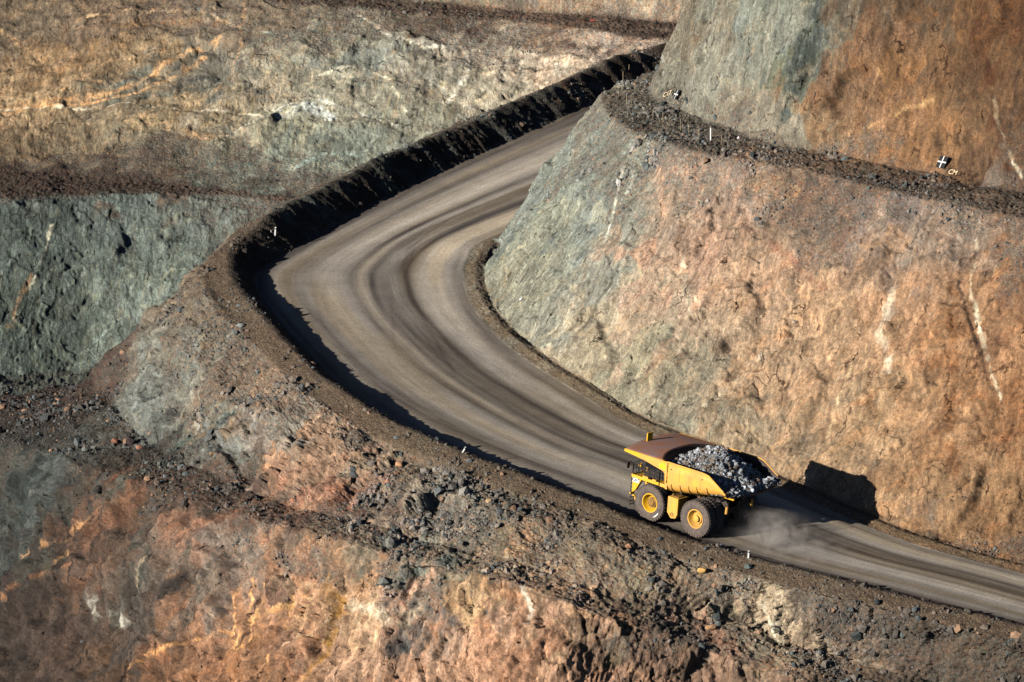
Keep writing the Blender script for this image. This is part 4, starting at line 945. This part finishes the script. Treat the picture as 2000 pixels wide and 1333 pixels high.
# ribs that wrap the lower corner, side panels, holes
for a in (2.95, 4.05, 5.1, 6.1, 7.35):
    for s_ in (1, -1):
        sec = [p for p in section(a)[2:]][:14]; pts = [(X(a), s_*(y+.03), z-.03) for y, z in sec if y > .4]
        mb = MB()
        for w in (-.05, .05): pass
        mb.tube(pts, .075, 6); mb.build('rib', Y_dusty, outer, True)
for (a0, a1) in ((3.9, 5.15), (5.45, 6.55)):
    z0 = 5.05; z1 = 6.2; mb = MB()
    for (p, q) in (((a0, z0), (a1, z0)), ((a1, z0), (a1, z1)), ((a1, z1), (a0, z1)), ((a0, z1), (a0, z0))):
        mb.tube([(X(p[0]), HW+.0, p[1]), (X(q[0]), HW+.0, q[1])], .022, 5)
    mb.build('side_panel', Y_dusty, outer)
for a in (2.85, 6.75): MB().lathe([(0, 0), (0, .075), (.015, .075)], 14, (X(a), HW+.006, 6.1)).build('drain_hole', INK, outer)
sg = MB().box((X(1.75), HW+.02, 6.12), (.82, .025, .42)).build('number_sign', SIGNY, outer)
text_mesh('number_lettering', '221', .42, Matrix.Translation((X(1.75), HW+.04, 6.12)) @ Matrix(((-1, 0, 0, 0), (0, 0, 1, 0), (0, 1, 0, 0), (0, 0, 0, 1))), INK, sg, .004, .008)
MB().box((X(-2.75), .95, 7.32), (.12, .78, .9), Matrix.Rotation(.0, 3, 'X'), .01).build('canopy_marker', Y_new, outer)
mb = MB(); mb.box((-1.7, 0, 3.85), (.5, 5.0, .2), None, .03)
for y in (-1.1, 1.1): mb.box((1.2, y, 3.35), (6.2, .3, .5), None, .03)
mb.build('body_beam', DARKSTEEL, outer)
mb = MB(); mb.box((X(8.3), 2.4, 4.42), (2.3, .22, .14), None, .02); mb.build('tail_beam', Y_new, outer)
for y in (1.9, -1.9): MB().tube([(-2.3, y, 2.6), (-2.35, y, 3.3)], .14, 10).build('rock_ejector', Y_dusty, truck)

# ------------------------------------------------------------------ loose stone helpers
_t = (1+5**.5)/2
ICO = np.array([(-1,_t,0),(1,_t,0),(-1,-_t,0),(1,-_t,0),(0,-1,_t),(0,1,_t),(0,-1,-_t),(0,1,-_t),(_t,0,-1),(_t,0,1),(-_t,0,-1),(-_t,0,1)], np.float32)
ICO /= np.linalg.norm(ICO[0])
ICF = np.array([(0,11,5),(0,5,1),(0,1,7),(0,7,10),(0,10,11),(1,5,9),(5,11,4),(11,10,2),(10,7,6),(7,1,8),(3,9,4),(3,4,2),(3,2,6),(3,6,8),(3,8,9),(4,9,5),(2,4,11),(6,2,10),(8,6,7),(9,8,1)], np.int32)
def rand_rot(n, rg):
    q = rg.normal(size=(n, 4)); q /= np.linalg.norm(q, axis=1)[:, None]; w, x, y, z = q.T
    return np.stack([1-2*(y*y+z*z), 2*(x*y-z*w), 2*(x*z+y*w), 2*(x*y+z*w), 1-2*(x*x+z*z), 2*(y*z-x*w), 2*(x*z-y*w), 2*(y*z+x*w), 1-2*(x*x+y*y)], 1).reshape(n, 3, 3)
def stones_mesh(name, pos, rad, col, m, seed=3, link=True):
    rg = np.random.default_rng(seed); n = len(pos)
    sh = ICO[None]*(1+rg.uniform(-.32, .25, (n, 12, 1))); sc = rg.uniform(.6, 1.15, (n, 1, 3)); sc[..., 2] *= .8
    v = np.einsum('nij,nkj->nki', rand_rot(n, rg), sh*sc)*rad[:, None, None]+pos[:, None]
    f = (ICF[None]+(np.arange(n)*12)[:, None, None]).reshape(-1, 3)
    me = bpy.data.meshes.new(name); me.vertices.add(n*12); me.vertices.foreach_set('co', v.reshape(-1).astype(np.float32))
    me.loops.add(f.size); me.loops.foreach_set('vertex_index', f.reshape(-1).astype(np.int32))
    me.polygons.add(len(f)); me.polygons.foreach_set('loop_start', (np.arange(len(f))*3).astype(np.int32)); me.polygons.foreach_set('loop_total', np.full(len(f), 3, np.int32))
    me.update(calc_edges=True); me.polygons.foreach_set('use_smooth', np.zeros(len(f), bool))
    a = me.attributes.new('Col', 'FLOAT_COLOR', 'POINT'); c = np.concatenate([np.repeat(col, 12, 0), np.ones((n*12, 1))], 1)
    a.data.foreach_set('color', c.reshape(-1).astype(np.float32)); me.materials.append(m)
    if not link: return me
    o = bpy.data.objects.new(name, me); C.objects.link(o); return o
def stone_mat(name, gain, rough=.85):
    m, nt, b = mat(name, rough); l = nt.links
    col = N(nt, 'Attribute', attribute_name='Col').outputs['Color']; pos = N(nt, 'TexCoord').outputs['Object']
    c = mix(nt, col, ramp(nt, noise(nt, pos, 5, 5, .7), [(.3, .7), (.5, 1), (.7, 1.3)]), .8, 'MULTIPLY')
    c = mix(nt, c, (gain, gain, gain), 1, 'MULTIPLY'); l.new(c, b.inputs['Base Color'])
    bp = N(nt, 'Bump'); bp.inputs['Strength'].default_value = .6; bp.inputs['Distance'].default_value = .06
    l.new(noise(nt, pos, 6, 5, .7), bp.inputs['Height']); l.new(bp.outputs[0], b.inputs['Normal'])
    return m
M_stone = stone_mat('loose_stone', GAIN*1.05); M_ore = stone_mat('grey_ore', .95)

# ------------------------------------------------------------------ ore load
na, ny = 120, 100
A_, Y_ = np.meshgrid(np.linspace(.9, 10.25, na), np.linspace(-3.85, 3.85, ny), indexing='ij')
def heap(a, y):
    base = np.interp(a, [.9, 2.3, 5, 8, 9.0, 10.2], [6.15, 5.95, 5.55, 5.15, 5.1, 5.0])
    ridge = np.interp(a, [.9, 1.6, 2.6, 3.8, 4.8, 5.6, 6.6, 7.8, 9.0, 10.2], [.1, .75, 1.35, 1.95, 2.35, 2.45, 1.65, .75, .25, -.05])
    yc = -.55; w = np.interp(a, [.9, 3, 8, 10], [2.6, 3.3, 3.5, 3.3]); q = np.clip(1-np.abs((y-yc)/w)**1.35, -.35, 1)
    z = base+ridge*q
    fl = np.vectorize(floor_z)(a)
    lim = fl+.12+.5*np.clip(np.abs(y)/HW-.5, 0, 1)
    return np.maximum(z, lim+.1*(a < 9.5))
Z_ = heap(A_, Y_); pp = np.stack([A_*1.4, Y_*1.4, Z_*0], -1)
f1_, _, _ = facets(pp*1.1+.4*np.stack([vnoise(pp*2, 1), vnoise(pp*2, 2), 0*A_], -1), 301); f2_, _, _ = facets(pp*2.6, 302)
Z_ = Z_+.22*f1_+.12*f2_+.18*fbm(pp*.6, 3, 303)
edge = (np.clip((HW-.25-np.abs(Y_))/.5, 0, 1)); edgea = np.clip((10.2-.75*(Y_/HW)**2-A_)/.4, 0, 1)
Xa = X(A_)
mb = MB(); mb.grid([[(Xa[i, j], Y_[i, j], Z_[i, j]) for j in range(ny)] for i in range(na)])
ore = mb.build('ore_load', M_ore, None, False); ore.matrix_world = TM
me = ore.data; at_ = me.attributes.new('Col', 'FLOAT_COLOR', 'POINT')
br = np.clip(.5+.9*fbm(pp*.35, 3, 311), 0, 1)[..., None]
cc = (s2l((136, 136, 134))*br+s2l((104, 96, 88))*(1-br))*(.8+.4*f2_[..., None])
at_.data.foreach_set('color', np.concatenate([cc.reshape(-1, 3), np.ones((na*ny, 1))], 1).reshape(-1).astype(np.float32))
tag(ore, 'heaped load of broken grey ore filling the tray of the yellow truck', 'ore load')
n = 16000; rg = np.random.default_rng(5); a = rg.uniform(1.0, 10.0, n); y = rg.uniform(-3.7, 3.7, n)
a = np.minimum(a, 10.1-.75*(y/HW)**2)
ii = np.clip(((a-.9)/9.35*(na-1)).astype(int), 0, na-1); jj = np.clip(((y+3.85)/7.7*(ny-1)).astype(int), 0, ny-1)
r = np.clip(.04*rg.random(n)**-.42, .04, .30)*np.interp(a, [1, 6, 8.5], [.9, .95, 1.25])
pos = np.stack([X(a), y, Z_[ii, jj]+r*.15], 1); vv_ = rg.random(n)
col = s2l((148, 150, 152))[None]*(.4+1.0*vv_[:, None]); col = np.where((rg.random(n) < .38)[:, None], s2l((110, 92, 76))[None]*(.6+.7*vv_[:, None]), col)
col = np.where((rg.random(n) < .04)[:, None], s2l((205, 208, 210))[None], col)
fine = np.clip(.35+1.1*fbm(np.stack([a*.6, y*.6, a*0], 1), 2, 321), 0, 1)
keep = rg.random(n) < np.where((a > 3.6) & (a < 7.2), .55+.45*fine, 1)
ms = stones_mesh('ore_stones', pos[keep], r[keep], col[keep], M_ore, 9); ms.parent = ore
tag(ms, kind='stuff')
# join-by-parent keeps the stones part of the load

# ------------------------------------------------------------------ rubble on benches and slopes
def scatter(sf, n, r0, seed, name, label, cells=None, rmax=.42):
    rg = np.random.default_rng(seed); D = sf.D; P = D[:-1, :-1]; A = np.linalg.norm(np.cross(D[1:, :-1]-P, D[:-1, 1:]-P), axis=2)
    J = proj(P.reshape(-1, 3)).reshape(P.shape[:2]+(3,)); vis_ = (J[..., 0] > -60) & (J[..., 0] < 2060) & (J[..., 1] > -60) & (J[..., 1] < 1400)
    nm = [s[0] for s in sf.SEG]; s_i = np.minimum(sf.KD.astype(int), len(nm)-1)[:-1]
    zw = {'road': 0.0, 'berm': .25, 'berm_out': .35, 'shoulder': .12, 'bench': .9, 'upper': .6, 'wall': .8, 'slope': 1., 'bench_low': 1.3, 'lower': 1.0, 'green': .8, 'bgwall': .8, 'top': 0}
    zz = np.array([zw[nm[k]] for k in s_i])[:, None]
    patch = np.clip(.55+1.2*fbm(P*.22, 3, 401), .05, 1.5)*np.clip(.6+1.2*fbm(P*.8, 2, 402), .1, 1.5)
    rb = sf.rub[:-1, :-1]; w = A*vis_*zz*(rb**2+.012)*patch
    if cells is not None: w = w*cells(J)
    p = w.reshape(-1)/w.sum(); k = rg.choice(len(p), n, p=p); i, j = np.unravel_index(k, w.shape)
    u = rg.random((n, 2, 1)); q = P[i, j]+u[:, 0]*(D[i+1, j]-P[i, j])+u[:, 1]*(D[i, j+1]-P[i, j])
    big = np.clip(1+1.0*fbm(q*.13, 2, 405), .5, 1.9)
    r = np.clip(r0*rg.random(n)**-.40, r0, rmax)*np.clip(big, .6, 1.35)*np.where(rb[i, j] > .5, 1, .6)
    nrm = sf.N[i, j]; q = q+nrm*np.where(nrm[:, 2:] > 0, 1, -1)*(r[:, None]*.12)
    base = sf.col[i, j]; g = base.mean(1, keepdims=True)
    v = rg.random((n, 1)); col = (base*.65+g*.35)*(.55+.95*v)
    t = rg.random((n, 1)); col = np.where(t < .22, s2l((86, 90, 88))[None]*(.5+v), col); col = np.where((t > .95), s2l((158, 124, 98))[None]*(.6+.6*v), col)
    o = stones_mesh(name, q, r, col, M_stone, seed+1); tag(o, label, 'rubble', kind='stuff'); return o
scatter(fg, 70000, .06, 21, 'rubble', 'loose broken stones strewn over the slopes and benches beside the haul road')
scatter(fg, 9000, .10, 25, 'coarse_rubble', 'coarse dark stones heaped along the benches below the haul road', rmax=.5,
        cells=lambda J: ((J[..., 1] > 560) & (J[..., 0] < 2050) & (J[..., 1] > 500+.3*J[..., 0])).astype(float)*(1+3*(J[..., 0] < 420)*(J[..., 1] < 900)))
scatter(bgd, 16000, .07, 31, 'far_rubble', 'brown rubble lying on the benches of the far pit wall', rmax=.4,
        cells=lambda J: 1+2.5*(J[..., 1] > 680))

# ------------------------------------------------------------------ boulders one can tell apart
def boulder(px, py, size, rgb, label, seed, squash=.8):
    bm = bmesh.new(); bmesh.ops.create_icosphere(bm, subdivisions=4, radius=1)
    v = np.array([x.co[:] for x in bm.verts]); rg = np.random.default_rng(seed)
    dirs = rg.normal(size=(15, 3)); dirs /= np.linalg.norm(dirs, axis=1)[:, None]; h = rg.uniform(.62, .95, 15)
    for d_, h_ in zip(dirs, h):                                  # cleave planes off a ball
        s_ = v@d_; v = v-np.clip(s_-h_, 0, None)[:, None]*d_
    v = v*(1+.03*fbm(v*3+seed, 3, seed)[:, None])*np.array([1.1, .95, squash])
    for x, c_ in zip(bm.verts, v): x.co = c_
    me = bpy.data.meshes.new('boulder'); bm.to_mesh(me); bm.free()
    c_ = s2l(rgb); col = c_[None]*(1+.35*fbm(v*1.5+seed, 3, seed+3)[:, None])
    a_ = me.attributes.new('Col', 'FLOAT_COLOR', 'POINT'); a_.data.foreach_set('color', np.concatenate([col, np.ones((len(v), 1))], 1).reshape(-1).astype(np.float32))
    me.materials.append(M_stone); o = bpy.data.objects.new('boulder', me); C.objects.link(o)
    p, nn = on_surface(px, py); R_ = size/20.3/2; o.scale = (R_, R_, R_); o.rotation_euler = (rg.uniform(-.3, .3), rg.uniform(-.3, .3), rg.uniform(0, 6.28))
    o.location = p+nn*R_*.25+np.array([0, 0, R_*.15]); tag(o, label, 'boulder'); return o
BL = [(258, 868, 24, (52, 42, 40), 'upright dark boulder standing alone on the lower rubble bench below the grey spur', 1.1),
      (224, 868, 20, (150, 100, 78), 'reddish boulder lying just left of the upright dark boulder', .8),
      (272, 876, 17, (165, 118, 92), 'small tan slab leaning at the right foot of the upright dark boulder', .6),
      (470, 640, 20, (128, 130, 124), 'flat pale grey boulder on the crest slope beside the bend, highest of three', .55),
      (461, 652, 20, (110, 112, 106), 'dark grey boulder lying under the flat pale one beside the bend', .6),
      (483, 648, 10, (140, 112, 96), 'small pinkish stone right of the two grey boulders beside the bend', .7),
      (782, 910, 19, (186, 140, 104), 'square tan boulder half buried in the slope below the berm', .85),
      (955, 981, 13, (205, 168, 128), 'small cream stone above the pile of mixed boulders on the slope', .8),
      (992, 990, 17, (170, 116, 82), 'orange brown boulder topping the pile of mixed stones on the slope', .8),
      (978, 1003, 19, (92, 92, 90), 'dark grey boulder in the pile, directly below the orange brown one', .8),
      (1018, 998, 18, (84, 88, 86), 'blue grey boulder at the right side of the mixed stone pile', .6),
      (1228, 1070, 15, (178, 128, 98), 'lone pink tan stone on the slope below the truck front wheel', .7),
      (1371, 1118, 19, (205, 158, 92), 'yellow ochre boulder on the rubble slope below the truck', .7),
      (1460, 1109, 18, (96, 104, 98), 'grey green boulder right below the small white post', .7),
      (1388, 1229, 21, (196, 150, 110), 'light tan flat boulder low on the slope near the photo bottom', .55),
      (1675, 1243, 24, (74, 78, 76), 'large dark grey boulder on the dark rubble bench at lower right', .85),
      (1664, 1192, 18, (88, 92, 88), 'long grey green boulder on the rubble above the large dark grey one', .5),
      (1715, 1178, 15, (50, 52, 54), 'nearly black boulder on the slope edge below the road at right', .7),
      (1018, 246, 15, (112, 94, 74), 'brown clod at the foot of the dark berm where the road climbs away', .8)]
for k, b_ in enumerate(BL): boulder(b_[0], b_[1], b_[2], b_[3], b_[4], 50+k, b_[5])

# ------------------------------------------------------------------ posts, stakes, survey boards
def frame_up(p, tilt=(0, 0)):
    return Matrix.Translation(Vector(p)) @ Matrix.Rotation(tilt[0], 4, 'Y') @ Matrix.Rotation(tilt[1], 4, 'X')
def guide_post(px, py, h, label, tilt=(0, 0), w=.11, sink=.1):
    p, _ = on_surface(px, py); e = empty('guide_post', frame_up(p, tilt), label, 'post', 'white guide posts along the berm')
    MB().box((0, 0, h/2-sink), (w, w*.45, h), None, .015).build('stake', WHITE, e)
    MB().box((0, -w*.27, h*.82-sink), (w*.7, .02, .14)).build('reflector', INK, e)
    return e
guide_post(537, 462, 1.15, 'white guide post standing against the black shadow of the berm at the bend', (.08, 0), .15)
guide_post(904, 884, .75, 'short white guide post leaning right on the berm crest halfway down the road', (.5, 0), .13)
guide_post(1461, 1090, .85, 'white guide post on the low berm behind and below the truck', (.06, 0), .14)
p, _ = on_surface(532, 456); e = empty('reflector_rod', frame_up(p, (-.35, 0)), 'thin grey rod leaning beside the white guide post at the bend', 'rod')
MB().tube([(0, 0, -.1), (0, 0, .8)], .025, 6).build('rod_shaft', DARKSTEEL, e); MB().tube([(0, 0, .25), (0, 0, .5)], .035, 6).build('rod_band', WHITE, e)
p, _ = on_surface(1388, 275); e = empty('bench_marker_post', frame_up(p), 'thick cream post standing on the upper bench right of the row of stakes', 'post')
MB().tube([(0, 0, -.1), (0, 0, 1.33)], .075, 12).build('post_shaft', WHITE, e, True); MB().tube([(0, 0, 1.33), (0, 0, 1.37)], .085, 12).build('post_cap', Y_dusty, e, True)
STK = [(1208, 190, 1.35), (1214, 183, .95), (1217, 160, 1.2), (1224, 206, 1.25), (1229, 138, .75), (1233, 212, 1.0), (1254, 222, .85), (1275, 232, 1.15), (1295, 241, 1.05),
       (1308, 246, 1.25), (1329, 255, 1.25), (1345, 268, 1.35), (1366, 271, 1.1), (1409, 279, .75), (1464, 272, .85)]
nth = ['first', 'second', 'third', 'fourth', 'fifth', 'sixth', 'seventh', 'eighth', 'ninth', 'tenth', 'eleventh', 'twelfth', 'thirteenth', 'fourteenth']
stk0 = None
for k, (px, py, h) in enumerate(STK):
    p, _ = on_surface(px, py)
    lb = ('thin wooden stake on the upper bench, %s from the left in its row' % nth[k]) if k < 14 else 'thin faint stake against the grey wall, rightmost of its row on the upper bench'
    if stk0 is None:
        o = MB().box((0, 0, .46), (.036, .03, 1.08), None, .006).build('survey_stake', WOOD); stk0 = o
    else:
        o = stk0.copy(); C.objects.link(o)
    o.location = p; o.scale = (1, 1, h); o.rotation_euler = (random.uniform(-.03, .03), random.uniform(-.05, .05), random.uniform(-.3, .3))
    tag(o, lb, 'stake', 'thin wooden stakes along the upper bench')
def plane_frame(pts):
    """a board resting on the wall: origin and axes from visible wall points"""
    c = np.mean([on_surface(*q)[0] for q in pts], axis=0); return c
def wall_matrix(px, py, shear=0, off=.10):
    p0, n0 = on_surface(px, py, 6)
    k = np.linalg.norm(ALLP-p0, axis=1) < 2.2; n_ = ALLN[k].mean(0); n_ = n_ if n_@(CAM-p0) > 0 else -n_; n_ = n_/np.linalg.norm(n_)
    k = np.linalg.norm(ALLP-p0, axis=1) < .75; d_ = (ALLP[k]-p0)@n_; x_ = np.cross([0, 0, 1], n_); x_ /= np.linalg.norm(x_); y_ = np.cross(n_, x_)
    r_ = ray(px, py); t_ = ((p0+n_*(d_.max()+off)-CAM)@n_)/(r_@n_); o_ = CAM+r_*t_
    return Matrix(((x_[0], y_[0], n_[0], o_[0]), (x_[1], y_[1], n_[1], o_[1]), (x_[2], y_[2], n_[2], o_[2]), (0, 0, 0, 1)))
def survey_board(px, py, w, h, lean, label, rot=-.24):
    M_ = wall_matrix(px, py) @ Matrix.Rotation(rot, 4, 'Z'); e = empty('survey_board', M_, label, 'survey board', 'black survey boards with white crosses on the upper wall')
    def sk(mb):
        mb.v = [(x+y*lean, y, z) for x, y, z in mb.v]; return mb
    sk(MB().box((0, 0, 0), (w, h, .04))).build('board', INK, e)
    b_ = w*.09
    sk(MB().box((0, 0, .03), (w, h*.10, .02))).build('cross_bar', WHITE, e); sk(MB().box((0, 0, .036), (b_, h, .02))).build('cross_bar', WHITE, e)
    for q in (-1, 1): MB().box((q*w*.3, q*h*.3, -.15), (.08, .08, .3)).build('bracket', DARKSTEEL, e)
survey_board(1840, 317, 1.12, 1.32, 0, 'black survey board with a white cross on the orange wall at right', 0)
survey_board(1321, 185, .72, 1.12, 0, 'black survey board with a white cross on the grey wall above the stakes', 0)
def writing(px, py, s, body, label, rot=0):
    M_ = wall_matrix(px, py, off=.05) @ Matrix.Rotation(rot, 4, 'Z'); o = text_mesh('wall_writing', body, s, M_, CREAM, None, .01, -.0)
    tag(o, label, 'painted writing')
writing(1861, 337, .8, 'CM', 'cream spray painted letters on rock just below and right of the survey board')
writing(1303, 184, .85, 'C17', 'cream spray painted letters on grey rock just left of the narrower survey board', .45)
# small litter: blue and white tag, red cloth, white block with its dark lid
M_ = wall_matrix(1017, 584, off=.0); e = empty('wall_tag', M_, 'small blue and white tag fixed on the grey rock near the inner bend', 'tag')
MB().box((0, 0, 0), (.26, .36, .03), Matrix.Rotation(-.3, 3, 'Z')).build('tag_plate', WHITE, e)
BLUE = paint('blue_paint', (70, 130, 170), .5)
MB().box((-.06, .09, .025), (.14, .12, .02), Matrix.Rotation(.4, 3, 'Z')).build('tag_mark', BLUE, e)
RED = paint('faded_red_cloth', (176, 66, 60), .8, 0, (120, 60, 50), .4, 5)
p, _ = on_surface(1157, 43); mb = MB(); P = []
for i in range(9):
    P.append([(i*.075-.3+.02*math.sin(j*2), j*.08-.16+.02*math.sin(i*1.7), .10+.07*math.sin(i*1.3+j)+.04*math.cos(j*2.3)) for j in range(7)])
o = mb.grid(P).build('cloth_scrap', RED, None, True, solid=.02); o.location = p; tag(o, 'crumpled red scrap lying on the top bench of the far wall', 'cloth')
bl_ = boulder(1443, 271, 9, (222, 205, 200), 'small white block lying at the wall foot right of the cream post', 91, .8)
# ------------------------------------------------------------------ dust behind the rear wheels
def dust():
    mb = MB(); c = TM @ Vector((-6.0, -.6, 1.7)); me = MB().box((0, 0, 0), (17.0, 12.0, 4.6)); o = me.build('dust_cloud', bpy.data.materials.new('road_dust'))
    o.matrix_world = Matrix.Translation(c) @ TM.to_3x3().to_4x4(); o.matrix_world.translation = c
    m = o.data.materials[0]; m.use_nodes = True; nt = m.node_tree; nt.nodes.clear(); l = nt.links
    out = N(nt, 'OutputMaterial'); pv = N(nt, 'VolumePrincipled'); l.new(pv.outputs[0], out.inputs['Volume'])
    pv.inputs['Color'].default_value = (.88, .78, .69, 1); pv.inputs['Anisotropy'].default_value = .1
    pos = N(nt, 'TexCoord').outputs['Object']
    s_ = N(nt, 'SeparateXYZ'); l.new(pos, s_.inputs[0])
    n_ = noise(nt, pos, .7, 6, .65, .9)
    # puffs: centre trail behind wheels, thinning upward and backward
    def gauss(cx, cy, cz, sx, sy, sz):
        a = math_(nt, 'POWER', math_(nt, 'DIVIDE', math_(nt, 'SUBTRACT', s_.outputs[0], cx), sx), 2)
        b = math_(nt, 'POWER', math_(nt, 'DIVIDE', math_(nt, 'SUBTRACT', s_.outputs[1], cy), sy), 2)
        c = math_(nt, 'POWER', math_(nt, 'DIVIDE', math_(nt, 'SUBTRACT', s_.outputs[2], cz), sz), 2)
        return math_(nt, 'POWER', 2.718, math_(nt, 'MULTIPLY', math_(nt, 'ADD', math_(nt, 'ADD', a, b), c), -1.0))
    g = 0
    for (cx, cy, cz, sx, sy, sz, k_) in ((3.6, -2.6, -1.6, 1.3, 1.2, .8, .8), (1.2, -1.9, -.8, 2.2, 1.7, 1.2, 1.0), (-.6, -.4, -1.1, 2.6, 2.6, 1.0, .6), (2.6, 2.6, -2.0, 1.8, 1.0, .4, .5), (-3.6, -.6, -1.5, 3.0, 3.4, .8, .35)):
        q = math_(nt, 'MULTIPLY', gauss(cx, cy, cz, sx, sy, sz), k_); g = q if isinstance(g, int) else math_(nt, 'ADD', g, q)
    d = math_(nt, 'MULTIPLY', g, ramp(nt, n_, [(.42, 0), (.72, 1)]))
    l.new(math_(nt, 'MULTIPLY', d, 1.35), pv.inputs['Density'])
    tag(o, 'pale dust cloud trailing behind the rear wheels of the truck', 'dust', kind='stuff')
dust()
